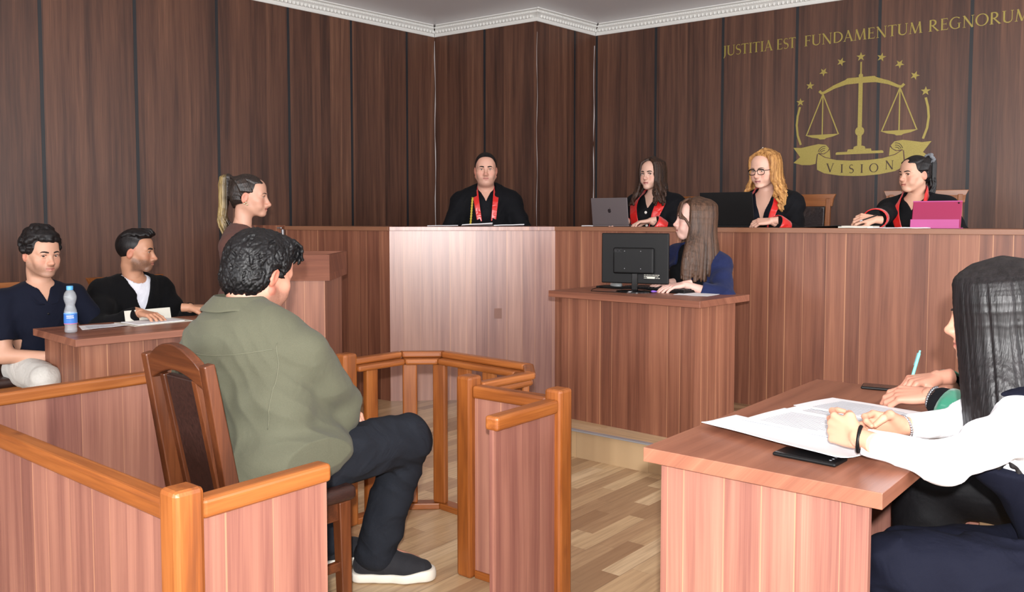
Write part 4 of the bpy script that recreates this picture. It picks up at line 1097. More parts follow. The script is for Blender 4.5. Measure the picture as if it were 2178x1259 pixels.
def hair_pony(tailx=0.0, length=0.3, thick=0.03, scr=False, seed=3, high=0.07, swing=0.0):
    def fn(p):
        v = Vol((-0.13, -0.24, -length - 0.12), (0.13, 0.12, 0.17), 0.0034); hair_cap(v, p, 0.005)
        hairline(v, 0.078, 0.05, -0.06, 0.0); g = np.random.default_rng(seed)
        for i in range(54):
            th = 2 * pi * i / 54; x = 0.081 * sin(th); y = -0.016 + 0.1 * cos(th)
            z = 0.08 if cos(th) > 0.5 else (0.03 if cos(th) > -0.2 else -0.045)
            if cos(th) < -0.2: lock(v, [(x * 0.78, y * 0.72, -0.064 + 0.03 * abs(sin(th))), (x * 0.93, y * 0.93, -0.01), (x * 0.6, y * 0.7 - 0.035, 0.06), (x * 0.15, -0.108, high + 0.03)], 0.0075, 0.005, 0.0025, 8)
            else: lock(v, [(x * (0.8 if cos(th) > .5 else .96), min(y, 0.07), z), (x * 0.85, (y - 0.03) * 0.75 - .02, 0.085 + 0.03 * max(0, cos(th))), (x * 0.15, -0.108, high + 0.03)], 0.0075, 0.005, 0.0025, 6)
        v.ell((0, -0.122, high + 0.03), (0.022, 0.022, 0.022), 0.01)
        for i in range(34):
            a = g.uniform(0, 2 * pi); r = thick * sqrt(g.uniform(0, 1)); x, y = r * cos(a), r * sin(a) * 0.8; L = length * g.uniform(0.8, 1.05)
            lock(v, [(x * 0.3, -0.125 + y * .3, high + 0.035), (x * 0.9 + swing * .3, -0.146 + y, high + 0.015), (x + swing, -0.132 + y - 0.01, high - L * 0.4), (x * 0.9 + swing * 1.1, -0.148 + y, high - L * 0.65), (x * 0.9 + swing * 1.1, -0.118 + y, high - L * 0.85), (x * 0.4 + swing, -0.115 + y * 0.4, high - L)], 0.009, 0.004, 0.003, 12)
        return v
    return fn
MH_black = hair_mat('black_hair', (10, 9, 10), (30, 27, 28), 0.34)
MH_blackst = hair_mat('straight_black_hair', (9, 8, 9), (32, 29, 31), 0.34)
MH_dkbrown = hair_mat('dark_brown_hair', (26, 18, 16), (66, 44, 32), 0.4)
MH_brown = hair_mat('brown_hair', (44, 31, 24), (96, 70, 54), 0.36)
MH_blond = hair_mat('strawberry_blond_hair', (112, 66, 28), (214, 162, 98), 0.45)
MH_highl = hair_mat('dark_hair', (18, 14, 13), (44, 32, 26), 0.36)
# ------------------------------------------------------------------ the people in the room
SK = dict(a=(206, 158, 138), b=(204, 164, 146), c=(214, 170, 150), d=(206, 160, 136), e=(222, 180, 166), f=(196, 150, 128), g=(196, 150, 126), h=(188, 138, 110), i=(196, 140, 118), j=(196, 146, 122))
def buttons(P, bv, pts, mat, r=0.006, name='button'):
    for x, z in pts:
        m = MB(); y = P.front(bv, x, z, 0.001)
        m.lathe([(0, 0.003), (r * 0.8, 0.003), (r, 0.001), (r, 0)], n=12); vs = np.array(m.v)[:, [0, 2, 1]] + np.array((x, y, z)); np_mesh(name, [(vs, m.f)], mat, P.o)

# the judge at the bench centre
J = Person(dict(pos=(-0.20, 7.06, P0), az=179, haz=178, sex='m', head=(-0.212, 6.98, 1.722), hs=1.06, skin=SK['a'], hipz=0.56, face=1.04, jaw=1.22, neck=0.062, chin2=True, bulk=1.16, sw=0.19, sdrop=0.1,
    label='man in black robe with red facings and gold cord at the bench centre', hair=hair_short, hairm=MH_black, brow=1.5, hpitch=2,
    wr=(-0.33, 6.80, 1.12), wl=(-0.07, 6.80, 1.12), hintr=(0.9, -0.3, -0.5), hintl=(-0.9, -0.3, -0.5), lip=(176, 104, 96), stubble=0.12, iris=(70, 60, 50), gaze=(0, 1, 0.0), arm=1.06))
M_shirtk = cloth('black_shirt', (13, 14, 20), 0.7, 0.3, 10, 0.0)
J.top('shirt', M_shirtk, g=0.008, neck='v', vz=0.09, vw=0.04, nr=0.062, arms=False); buttons(J, J.bvh(), [(0.0, J.nb[2] - 0.14), (0.0, J.nb[2] - 0.22)], M_blackp, 0.005)
J.robe(facing=M_red, vz=0.58, vw=0.075, width=0.034, seed=2, g1=0.03, lowx=0.06)
def cord(P, bv, x0, x1, z0, z1, n=46):
    m = MB(); ring = []
    for j in range(2):
        pts = []
        for i in range(n):
            t = i / (n - 1); x = x0 + (x1 - x0) * t; z = z0 + (z1 - z0) * t; a = t * 60 + pi * j
            pts.append((x + 0.0045 * cos(a), P.front(bv, x, z, 0.008) + 0.0035 * sin(a), z))
        m.tube(pts, 0.0052, 6)
    np_mesh('gold_cord', [(np.array(m.v), m.f)], plain('gold_cord', (190, 168, 60), 0.5), P.o)
cord(J, J.bvh(), 0.118, 0.150, J.nb[2] - 0.055, J.nb[2] - 0.46)

# woman typing on the grey laptop
A1 = 219
Rb1 = Person(dict(pos=(1.085, 6.45, P0), az=A1, haz=219, head=(1.03, 6.37, 1.653), hs=0.94, skin=SK['b'], hipz=0.55, nose=0.88, jaw=0.92, face=0.96, hpitch=1, gaze=(-0.5, 1, 0.02), lids=(90, 60, 60), lip=(150, 72, 70),
    label='dark-haired woman in a black robe with wide red facings behind the grey laptop', hair=long_hair(0.24, waves=0.014, freq=46, n=40, t=0.013, spread=0.03, r=(0.014, 0.009), front=40, fy=0.07, seed=5, cap_front=0.07), hairm=MH_dkbrown, brow=1.4, lash=1.9, lipa=0.95,
    wr=(0.82, 6.36, 1.305), wl=(0.985, 6.13, 1.315), hr=dict(d=(-0.75, -0.3, -0.12), n=(0.1, -0.2, 1), curl=0.45), hl=dict(d=(-0.8, 0.1, -0.1), curl=0.4), hintr=(0.6, -0.2, -0.8)))
M_knit = cloth('black_knit', (16, 17, 20), 0.8, 0.3, 12, 0.0)
Rb1.top('blouse', M_knit, g=0.009, neck='v', vz=0.1, vw=0.055, nr=0.066, arms=False)
bvv = Rb1.bvh(); M_pearl = M_gem
buttons(Rb1, bvv, [(Rb1.nb[0] * .6 + 0.004, Rb1.nb[2] - 0.13), (Rb1.nb[0] * .4 + 0.004, Rb1.nb[2] - 0.225)], M_pearl, 0.011)
Rb1.robe(facing=M_red, cuffmat=M_red, vz=0.42, vw=0.10, width=0.062, lowx=0.10, stand=0.055, f=(0.9, 0.86))

# woman with glasses at the black laptop
Rb2 = Person(dict(pos=(1.77, 5.87, P0), az=216, haz=228, head=(1.69, 5.79, 1.655), hs=1.0, skin=SK['c'], hipz=0.55, jaw=0.96, len=1.03, hpitch=10, gaze=(0.05, 1, -0.35), lip=(148, 70, 84), nose=0.92,
    label='woman with curly blond hair and dark glasses behind the black laptop', hair=long_hair(0.27, waves=0.02, freq=58, n=56, t=0.018, spread=0.05, r=(0.0105, 0.0065), front=56, fy=0.05, seed=9, cap_front=0.066), hairm=MH_blond, browm=M_browl, brow=0.8,
    wl=(1.655, 5.50, 1.312), wr=(1.52, 5.90, 1.305), hl=dict(d=(-0.85, 0.35, -0.05), n=(-0.2, -0.5, 0.85), curl=0.5, thumb=0.6), hr=dict(d=(-0.6, -0.3, 0), curl=0.4)))
Rb2.top('blouse', cloth('navy_black_blouse', (17, 20, 30), 0.75, 0.3, 12, 0.0), g=0.009, neck='v', vz=0.19, vw=0.062, nr=0.066, arms=False)
Rb2.robe(facing=M_red, cuffmat=M_red, vz=0.40, vw=0.11, width=0.034, lowx=0.11, stand=0.05, seed=4, f=(0.86, 0.84))
def spectacles(P, mat):
    m = MB()
    for sx in (-1, 1):
        pts = []
        for i in range(25):
            a = 2 * pi * i / 24; cx, cz = sx * 0.0335, -0.002; px = 0.0255 * (abs(cos(a)) ** 0.75) * (1 if cos(a) > 0 else -1); pz = 0.0185 * (abs(sin(a)) ** 0.75) * (1 if sin(a) > 0 else -1)
            pts.append((cx + px, 0.099 - 0.12 * abs(cx + px - sx * 0.01) ** 1.4, cz + pz))
        m.tube(pts, [0.0022 + 0.0012 * (sin(2 * pi * i / 24) > 0.3) for i in range(25)], 6, caps=False)
        m.tube([(sx * 0.0585, 0.092, 0.006), (sx * 0.074, 0.078, 0.006), (sx * 0.08, 0.0, 0.006), (sx * 0.081, -0.02, -0.005)], 0.0021, 6)
    m.tube([(-0.0085, 0.1, 0.003), (0, 0.104, 0.006), (0.0085, 0.1, 0.003)], 0.0018, 6)
    P.head_part('glasses', m, mat)
spectacles(Rb2, M_blackg)
m = MB()
for i in range(5): m.box((0.045, -0.075 + 0.008 * i, 0.135 - 0.004 * i), (0.006, 0.003, 0.02))
Rb2.head_part('hair_clip', m, M_gem)

# woman with the ponytail behind the pink tablet
Rb3 = Person(dict(pos=(2.60, 5.47, P0), az=222, haz=252, head=(2.515, 5.40, 1.602), hs=0.93, skin=SK['d'], hipz=0.53, nose=0.9, jaw=0.9, face=0.96, gaze=(-0.1, 1, 0.0), lip=(170, 84, 74), hpitch=2, lash=1.6, brow=1.3,
    label='woman with a black ponytail and grey scrunchie behind the pink tablet', hair=hair_pony(length=0.27, thick=0.028, high=0.075), hairm=MH_black,
    wr=(2.155, 5.13, 1.325), wl=(2.50, 5.05, 1.31), hr=dict(d=(-0.85, -0.05, 0.05), n=(0.1, -0.75, 0.6), curl=0.75, thumb=0.8, nails=(120, 16, 30)), hl=dict(d=(-0.8, 0.1, 0), curl=0.4), hintr=(0.9, -0.1, -0.4)))
Rb3.top('blouse', M_knit, g=0.009, neck='v', vz=0.08, vw=0.045, nr=0.064, arms=False)
Rb3.robe(facing=M_red, cuffmat=M_red, vz=0.36, vw=0.09, width=0.04, lowx=0.09, stand=0.075, seed=7, f=(0.9, 0.86))
m = MB()
for i in range(16):
    a = 2 * pi * i / 16; m.sphere((0.028 * cos(a), -0.128 + 0.010 * sin(3 * a), 0.108 + 0.024 * sin(a)), (0.012, 0.014, 0.012), 8, 6)
Rb3.head_part('scrunchie', m, cloth('grey_velvet', (120, 124, 130), 0.9, 0.3, 30))

# the clerk at the monitor
Ck = Person(dict(pos=(1.13, 5.24, 0.156), az=226, haz=276, head=(1.068, 5.06, 1.318), hs=0.98, skin=SK['e'], hipz=0.53, jaw=0.92, hpitch=-3, gaze=(0.05, 1, 0.08), lip=(176, 98, 92), nose=0.98,
    label='woman with long straight brown hair and navy blazer typing at the clerk desk', hair=long_hair(0.36, n=70, t=0.016, bangs=True, spread=0.03, r=(0.0105, 0.007), front=64, fy=0.035, seed=12, cap_front=0.09), hairm=MH_brown, sw=0.15, sdrop=0.095,
    wl=(0.985, 4.90, 0.950), wr=(0.92, 5.08, 0.948), hl=dict(d=(-0.93, -0.15, -0.1), n=(-0.05, -0.2, 1), curl=0.28), hr=dict(d=(-0.8, -0.45, -0.06), n=(0, 0, 1), curl=0.4),
    hintl=(-0.9, -0.1, -0.4), hintr=(0.5, -0.2, -0.8)))
Ck.top('blouse', M_knit, g=0.008, neck='v', vz=0.11, vw=0.07, nr=0.062, arms=False)
M_navyb = cloth('navy_blazer', (30, 38, 74), 0.8, 0.5, 8, 0.1)
Ck.top('blazer', M_navyb, g=0.019, f=(0.55, 0.55), ga=0.017, g1=0.02, neck='v', vz=0.40, vw=0.10, nr=0.066, shoulder=0.0, wr=0.004, seed=3)
m = MB(); T0 = Ck.nb
pts = [(T0[0] + 0.05 * cos(a), T0[1] + 0.02 + 0.055 * sin(a), T0[2] - 0.005 - 0.028 * max(0, sin(a))) for a in [pi * (-0.1 + 1.2 * i / 20) for i in range(21)]]
m.tube(pts, 0.0011, 6); np_mesh('necklace', [(np.array(m.v), m.f)], M_metal, Ck.o)

# the standing woman at the lectern
St = Person(dict(pos=(-1.60, 5.12, 0), az=84, haz=83, head=(-1.552, 5.1, 1.456), hs=1.03, skin=SK['f'], hipz=0.84, stand=True, jaw=0.84, nose=1.22, len=0.95, hpitch=3, gaze=(0.0, 1, -0.25), lip=(170, 96, 88), brow=0.8, sw=0.15, sdrop=0.105,
    label='woman in a brown blazer with a blond-tipped ponytail standing at the lectern', hair=hair_pony(length=0.34, thick=0.03, high=0.075, seed=6), hairm=None or MH_highl,
    nbo=(0, -0.01, -0.02), wr=(-1.36, 5.0, 1.05), wl=(-1.36, 5.26, 1.05), hr=dict(curl=0.4), hl=dict(curl=0.4)))
def tail_mat():
    t = NT('blond_tipped_ponytail'); sep = t.n('SeparateXYZ', {0: t.n('TexCoord').outputs['Object']}).outputs
    g = t.math('SUBTRACT', -0.075, sep[1]); mp = t.n('Mapping', {'Vector': t.n('TexCoord').outputs['Object'], 'Scale': (220, 220, 14)})
    n = t.n('TexNoise', {'Vector': mp.outputs[0], 'Scale': 1.0, 'Detail': 2.0}).outputs[0]
    fac = t.math('MULTIPLY', g, 26.0, clamp=True)
    dk = t.ramp(n, [(0.35, srgb(16, 13, 13)), (0.65, srgb(50, 38, 32))]); bl = t.ramp(n, [(0.35, srgb(104, 84, 46)), (0.65, srgb(178, 154, 100))])
    t.set(col=t.mix(fac, dk, bl), rough=0.4, normal=t.n('Bump', {'Height': n, 'Strength': 0.6, 'Distance': 0.004}).outputs[0]); return t.m
St.hair.data.materials[0] = tail_mat()
M_brownb = cloth('brown_blazer', (88, 60, 54), 0.85, 0.35, 8, 0.1)
St.top('blazer', M_brownb, g=0.018, f=(0.92, 0.92), ga=0.014, neck='v', vz=0.33, vw=0.055, nr=0.058, shoulder=0.01, seed=5)
St.trousers(cloth('dark_trousers', (30, 28, 32), 0.8))
m = MB()
for a, b in ((-0.012, -0.042), (0.004, -0.046), (-0.003, -0.034)): m.sphere((0.0835, a, b), 0.0055, 10, 8); m.sphere((-0.0835, a, b), 0.0055, 10, 8)
St.head_part('earrings', m, plain('gold_earring', (226, 206, 170), 0.2, metal=0.8))

# the two men at the left table
M1 = Person(dict(pos=(-2.60, 4.71, 0), az=132, haz=124, sex='m', head=(-2.545, 4.65, 1.134), hs=1.03, skin=SK['g'], hipz=0.53, hpitch=6, gaze=(0.22, 1, -0.1), stubble=0.42, brow=1.35, lip=(180, 108, 98), bulk=0.95, sw=0.185, jaw=0.98, face=0.98,
    label='young man with curly black hair in a dark navy polo shirt at the left table', hair=hair_curly, hairm=MH_black,
    wr=(-2.43, 4.52, 0.60), wl=(-2.30, 4.66, 0.60), hintr=(0.75, -0.7, -0.3), hintl=(-0.8, -0.4, -0.4), hr=dict(curl=0.5), hl=dict(curl=0.5)))
M_polo = cloth('navy_polo', (15, 19, 34), 0.85, 0.3, 8, 0.05)
M1.top('polo_shirt', M_polo, g=0.011, f=(0.36, 0.36), neck='v', vz=0.095, vw=0.036, nr=0.066, ga=0.012, seed=8)
bv1 = M1.bvh(); nb = M1.nb
for sx in (-1, 1):
    st = [((nb[0] + sx * 0.006, M1.front(bv1, sx * 0.02, nb[2] - 0.115, 0.004), nb[2] - 0.11), (nb[0] + sx * 0.05, M1.front(bv1, sx * 0.05, nb[2] - 0.115, 0.006), nb[2] - 0.105)),
          ((nb[0] + sx * 0.045, nb[1] + 0.062, nb[2] - 0.03), (nb[0] + sx * 0.075, M1.front(bv1, sx * 0.075, nb[2] - 0.08, 0.008), nb[2] - 0.07)),
          ((nb[0] + sx * 0.066, nb[1] + 0.01, nb[2] + 0.022), (nb[0] + sx * 0.088, nb[1] + 0.01, nb[2] - 0.02)),
          ((nb[0] + sx * 0.04, nb[1] - 0.05, nb[2] + 0.035), (nb[0] + sx * 0.055, nb[1] - 0.07, nb[2] - 0.005)), ((nb[0], nb[1] - 0.06, nb[2] + 0.037), (nb[0], nb[1] - 0.08, nb[2] - 0.002))]
    M1.strip('collar', st, M_polo, 0.005)
buttons(M1, bv1, [(nb[0] * .8, nb[2] - 0.155)], M_blackp, 0.006)
M1.trousers(cloth('beige_trousers', (196, 194, 188), 0.85, 0.5, 10))

M2 = Person(dict(pos=(-2.33, 5.21, 0), az=128, haz=84, sex='m', head=(-2.25, 5.15, 1.128), hs=1.0, skin=SK['h'], hipz=0.53, hpitch=2, gaze=(0.0, 1, 0.02), stubble=0.72, brow=1.7, lip=(170, 104, 92), sw=0.18, nose=1.15, bulk=0.97,
    label='bearded young man in a black cardigan over a white T-shirt at the left table', hair=hair_fade, hairm=MH_black,
    wr=(-2.095, 4.83, 0.797), wl=(-1.915, 5.10, 0.80), hr=dict(d=(0.72, -0.3, -0.08), n=(0.1, -0.1, 1), curl=0.35), hl=dict(d=(0.85, 0.1, -0.02), n=(-0.3, -0.2, 1), curl=0.65), hintr=(0.6, -0.7, -0.5), hintl=(-0.3, -0.4, -0.8), arm=1.02))
M_tee = cloth('white_tshirt', (226, 228, 238), 0.85, 0.3, 10, 0.1)
M2.top('tshirt', M_tee, g=0.010, neck='crew', nr=0.066, arms=False)
M_card2 = cloth('black_cardigan', (12, 12, 14), 0.95, 0.45, 7, 0.05)
M2.top('cardigan', M_card2, g=0.026, f=(0.93, 0.93), ga=0.026, g1=0.018, neck='v', vz=0.23, vw=0.075, nr=0.088, shoulder=0.0, wr=0.004, seed=9)
M2.trousers(cloth('charcoal_trousers', (30, 30, 34), 0.85))

# the seated man in the booth
fgp = (-0.765, 2.70, 0)
def loc_(pos, az):
    f = Wl(dict(pos=pos, az=az)); return lambda *q: tuple(f(q))
q = loc_(fgp, 40)
Fg = Person(dict(pos=fgp, az=40, haz=34, sex='m', armk=0.03, twist=-20, head=(-0.820, 2.80, 1.143), hs=1.05, skin=SK['i'], hipz=0.57, hpitch=17, stubble=0.5, bulk=1.34, sw=0.185, sdrop=0.14, jaw=1.1, face=1.04, neck=0.062, nbo=(0, -0.03, 0.004),
    label='heavy-set man with wavy black hair in an olive overshirt seated in the booth', hair=hair_fg, hairm=hair_mat('wavy_black_hair', (7, 7, 8), (20, 19, 21), 0.36, (120, 120, 60)),
    wr=(-0.70, 3.02, 0.70), wl=(-0.66, 2.98, 0.66), hintr=(0.9, 0.1, -0.5), hintl=(-0.9, 0.0, -0.5), armr=(0.062, 0.060, 0.054, 0.034), hr=dict(curl=0.6), hl=dict(curl=0.6), arm=0.94,
    kr=q(-0.375, 3.055, 0.535), kl=q(-0.66, 3.27, 0.53), ar_=q(-0.50, 3.10, 0.105), al=q(-0.72, 3.22, 0.105), legr=(0.10, 0.076, 0.066, 0.05), toe={1: tuple(np.array(q(-0.36, 3.13, 0.05)) - np.array(q(-0.50, 3.10, 0.105))), -1: tuple(np.array(q(-0.60, 3.30, 0.05)) - np.array(q(-0.72, 3.22, 0.105)))}))
M_olive = cloth('olive_cotton', (86, 86, 71), 0.9, 0.4, 6.5, 0.12)
def folds(X, Y, Z):
    a = 0.005 * np.sin(42 * (Z + 0.35 * X) + 3 * np.sin(5 * X + 2)) * np.exp(-((Z - 0.72) / 0.13) ** 2) * sstep(-0.05, 0.15, X)
    b = 0.006 * np.sin(30 * (Z - 0.5 * X) + 2 * np.sin(7 * X)) * np.exp(-((Z - 0.60) / 0.1) ** 2)
    return a + b
Fg.top('overshirt', M_olive, g=0.017, f=(0.72, 0.72), ga=0.018, g1=0.024, neck='crew', nr=0.076, hem=0.46, hemg=0.04, h=0.006, wr=0.005, seed=11)
Fg.tv.warp(folds); vs, fs = Fg.tv.mesh()
bpy.data.objects.remove([c for c in Fg.o.children if c.name.startswith('overshirt')][0])
np_mesh('overshirt', [(vs, fs)], M_olive, Fg.o); Fg.last = (vs, fs)
fb = Fg.bvh(); nb = Fg.nb
def back(x, z, off=0.003):
    o_ = Vector(nb) + Vector(Fg.tx) * x - Vector(Fg.ty) * 1.2; o_.z = z; d_ = Vector((Fg.ty[0], Fg.ty[1], 0)).normalized()
    hit = fb.ray_cast(o_, d_); return tuple(hit[0] - d_ * off) if hit[0] is not None else tuple(o_ + d_ * 1.05)
# shirt collar folded down round the neck
st = []
for a_ in np.linspace(-215, 35, 21):
    ca_, sa_ = cos(radians(a_)), sin(radians(a_)); fr = sstep(0.2, 1.0, sa_); tx_, ty_ = nb[0] + ca_ * 0.088, nb[1] + sa_ * 0.086 + 0.006
    bx, by_ = nb[0] + ca_ * 0.140, nb[1] + sa_ * 0.130 + 0.006; hit = fb.ray_cast(Vector((bx, by_, nb[2] + 0.3)), Vector((0, 0, -1))); bz = (hit[0].z + 0.014) if hit[0] is not None else nb[2] - 0.03
    st.append(((tx_, ty_, nb[2] + 0.100 - 0.085 * fr), (bx, by_, min(bz, nb[2] + 0.06) - 0.01 * fr)))
Fg.strip('collar', st, M_olive, 0.006)
# yoke and armhole seams
def seam(name, pts, r=0.0016): m = MB(); m.tube(pts, r, 5); np_mesh(name, [(np.array(m.v), m.f)], plain('seam_thread', (96, 96, 78), 0.8), Fg.o)
seam('yoke_seam', [back(x, nb[2] - 0.05 - 0.02 * cos(x * 8), 0.001) for x in np.linspace(-0.19, 0.215, 30)])
seam('armhole_seam', [back(0.222 + 0.012 * sin(t * 3), nb[2] - 0.03 - 0.25 * t, 0.0005) for t in np.linspace(0, 1, 18)])
for sx in (1, -1):     # rolled cuffs
    a, b = Fg.el[sx], Fg.wr[sx]; d = (b - a) / np.linalg.norm(b - a); c = a + (b - a) * 0.68; side = np.cross(d, (0, 0, 1)); side /= np.linalg.norm(side); up = np.cross(side, d); vs = []; n = 22
    for (t, rr) in ((-0.05, 0.068), (-0.045, 0.074), (0.0, 0.073), (0.006, 0.068), (0.0, 0.060)):
        for k in range(n): th = 2 * pi * k / n; vs.append(c + d * t + (side * cos(th) + up * sin(th)) * rr)
    np_mesh('rolled_cuff', [(np.array(vs), [(i * n + k, i * n + (k + 1) % n, (i + 1) * n + (k + 1) % n, (i + 1) * n + k) for i in range(4) for k in range(n)])], M_olive, Fg.o)
M_jean = cloth('black_jeans', (31, 34, 41), 0.85, 0.5, 9, 0.0)
Fg.trousers(M_jean, g=0.012, g1=0.026, h=0.007, wr=0.006)
# trainers
M_shoe = cloth('black_suede', (38, 38, 42), 0.75, 0.3, 20, 0.1); M_sole = plain('white_rubber_sole', (214, 208, 196), 0.6); M_lace = plain('black_laces', (18, 18, 20), 0.8)
def trainer(P, sx, ang):
    an = P.an[sx]; R3 = np.array(Matrix.Rotation(ang, 3, 'Z')); o = np.array((an[0], an[1], 0.0))
    T = lambda v_: v_ @ R3.T + o
    v = Vol((-0.08, -0.12, -0.01), (0.08, 0.26, 0.16), 0.004)
    v.chain([(0, -0.045, 0.055), (0.0, 0.03, 0.055), (0.004, 0.11, 0.042), (0.004, 0.17, 0.036)], [0.04, 0.043, 0.044, 0.036], 0.03)
    v.cap((0, -0.035, 0.06), (0, -0.03, 0.105), 0.038, 0.04, 0.02); v.cap((0, 0.06, 0.075), (0, 0.02, 0.115), 0.03, 0.03, 0.03)
    v.field(lambda X, Y, Z: 0.028 - Z + 0 * X, 0.004); vs, fs = v.mesh(); sh_ = np_mesh('shoe', [(T(vs), fs)], M_shoe, P.o)
    w = Vol((-0.08, -0.12, -0.01), (0.08, 0.26, 0.06), 0.004)
    for z in (0.012, 0.024): w.chain([(0, -0.05, z), (0.0, 0.03, z), (0.004, 0.11, z), (0.004, 0.175, z + 0.002)], [0.043, 0.043, 0.05, 0.042], 0.02)
    w.field(lambda X, Y, Z: np.maximum(0.002 - Z, Z - 0.034 - 0.010 * sstep(0.1, 0.2, Y)) + 0 * X, 0.004); vs, fs = w.mesh(); np_mesh('sole', [(T(vs), fs)], M_sole, sh_)
    m = MB()
    for i in range(5):
        y = 0.06 + 0.021 * i; z = 0.108 - 0.014 * i
        m.tube([(-0.022, y - 0.006, z - 0.008), (0, y, z + 0.003), (0.022, y + 0.006, z - 0.008)], 0.0028, 6)
    m.tube([(0, 0.055, 0.115), (0.02, 0.07, 0.125), (0.032, 0.06, 0.113), (0.01, 0.05, 0.118)], 0.0025, 6); m.tube([(0, 0.055, 0.115), (-0.02, 0.075, 0.125), (-0.03, 0.06, 0.11)], 0.0025, 6)
    np_mesh('laces', [(T(np.array(m.v)), m.f)], M_lace, sh_)
    m = MB(); m.tube([(0.0, 0, 0)] * 2, 0.0, 3) if False else None
    for k in range(6):
        a = k * pi / 3; m.box((0.0475, 0.045 + 0.006 * cos(a), 0.055 + 0.006 * sin(a)), (0.0015, 0.0045, 0.0045))
    np_mesh('shoe_badge', [(T(np.array(m.v)), m.f)], plain('pale_badge', (150, 156, 170), 0.6), sh_)
wa = lambda a: -(radians(a) - radians(40))
trainer(Fg, 1, wa(88)); trainer(Fg, -1, wa(62))

# the woman in white at the right-hand desk
wp = (1.36, 1.96, 0); qw = loc_(wp, 309)
Wm = Person(dict(pos=wp, az=309, haz=300, head=(1.19, 2.10, 1.085), hs=1.0, skin=SK['j'], hipz=0.51, hpitch=6, gaze=(0, 1, -0.1), lip=(180, 104, 96), jaw=0.92,
    label='woman with long straight black hair, white top and navy vest, hands clasped on the desk', hair=long_hair(0.37, n=100, t=0.024, spread=0.035, r=(0.0088, 0.0055), front=26, fy=0.0, seed=21, h=0.0034, cap_front=0.085), hairm=MH_blackst, sw=0.16, sdrop=0.09,
    wl=(0.805, 1.975, 0.812), wr=(0.925, 2.11, 0.80), hintl=(-0.6, -0.5, -0.6), hintr=(0.4, -0.2, -0.9), arm=0.78, nose=0.9, handskin=(206, 150, 124),
    hl=dict(d=(-0.42, 0.9, 0.12), n=(-0.88, -0.42, 0.12), curl=0.72, thumb=0.9, h=0.0022), hr=dict(d=(-0.97, 0.02, 0.1), n=(0.25, 0.9, 0.3), curl=0.75, thumb=0.85, h=0.0022),
    kl=qw(0.915, 2.00, 0.505), kr=qw(0.985, 2.115, 0.465), al=qw(0.93, 1.99, 0.10), ar_=qw(1.0, 2.12, 0.10)))
M_whitek = cloth('white_rib_knit', (232, 234, 240), 0.9, 0.35, 9, 0.15)
Wm.top('white_top', M_whitek, g=0.009, f=(0.93, 0.93), ga=0.010, g1=0.009, neck='crew', nr=0.06, wr=0.0045, seed=6, h=0.0055)
M_navyv = cloth('navy_suiting', (15, 17, 31), 0.85, 0.5, 8, 0.0)
def vestcut(X, Y, Z):
    out = -1.0 + 0 * (X + Y + Z)
    for sx in (1, -1):
        c = Wm.sh[sx]; out = np.maximum(out, 0.088 - np.sqrt((X - c[0] - sx * 0.03) ** 2 + (Z - c[2] + 0.02) ** 2 * 0.7 + 0 * Y))
    return out
Wm.top('vest', M_navyv, g=0.020, arms=False, neck='v', vz=0.24, vw=0.055, nr=0.07, seed=2, hemg=0.012, cutfn=vestcut)
Wm.trousers(M_navyv, g=0.016, g1=0.05, h=0.0075, wr=0.009)
def band(P, sx, t, r, mat, name, tr=0.0035, n=26, lumps_=0):
    a, b = P.el[sx], P.wr[sx]; d = (b - a) / np.linalg.norm(b - a); c = a + (b - a) * t; side = np.cross(d, (0, 0, 1)); side /= np.linalg.norm(side); up = np.cross(side, d); m = MB()
    pts = [c + (side * cos(2 * pi * i / n) + up * sin(2 * pi * i / n)) * r + d * 0.003 * sin(2 * pi * i / n) for i in range(n + 1)]
    if lumps_:
        for p_ in pts[:-1]: m.sphere(tuple(p_), tr, 8, 6)
    else: m.tube(pts, tr, 8, caps=False)
    np_mesh(name, [(np.array(m.v), m.f)], mat, P.o)
band(Wm, -1, 0.985, 0.029, M_blackp, 'hair_tie_bracelet', 0.0045)
band(Wm, 1, 0.965, 0.0265, plain('silver_bracelet', (200, 200, 205), 0.2, metal=0.9), 'bracelet', 0.004, lumps_=1)

# the person in the green-cuffed robe, mostly hidden
gp = (1.73, 2.56, 0)
Gr = Person(dict(pos=gp, az=303, haz=310, sex='m', head=(1.60, 2.66, 1.06), hs=0.98, skin=SK['i'], hipz=0.53, hpitch=25, hair=hair_short, hairm=MH_black, sw=0.17,
    label='person in a black robe with green satin cuffs writing, hidden behind the long-haired woman', wl=(1.235, 2.52, 0.80), wr=(1.375, 2.76, 0.81), hintl=(-0.9, -0.1, -0.5), hintr=(0.8, -0.2, -0.6),
    hl=dict(d=(-0.75, 0.65, -0.08), n=(-0.2, -0.4, 0.9), curl=0.5), hr=dict(d=(-0.93, -0.1, -0.1), n=(0.1, -0.1, 1), curl=0.75, thumb=0.8), arm=0.95))
Gr.robe(facing=M_green, cuffmat=M_green, f=(0.93, 0.93), ga=0.024, g1=0.016, cuffoff=0.04, cuffr=0.012)
Gr.trousers(cloth('black_robe_skirt', (18, 18, 21), 0.6, 0.5, 8, 0.0), g=0.05, g1=0.07)
band(Gr, -1, 0.95, 0.032, plain('steel_watch', (150, 150, 155), 0.25, metal=0.9), 'wristwatch', 0.0055, lumps_=1)

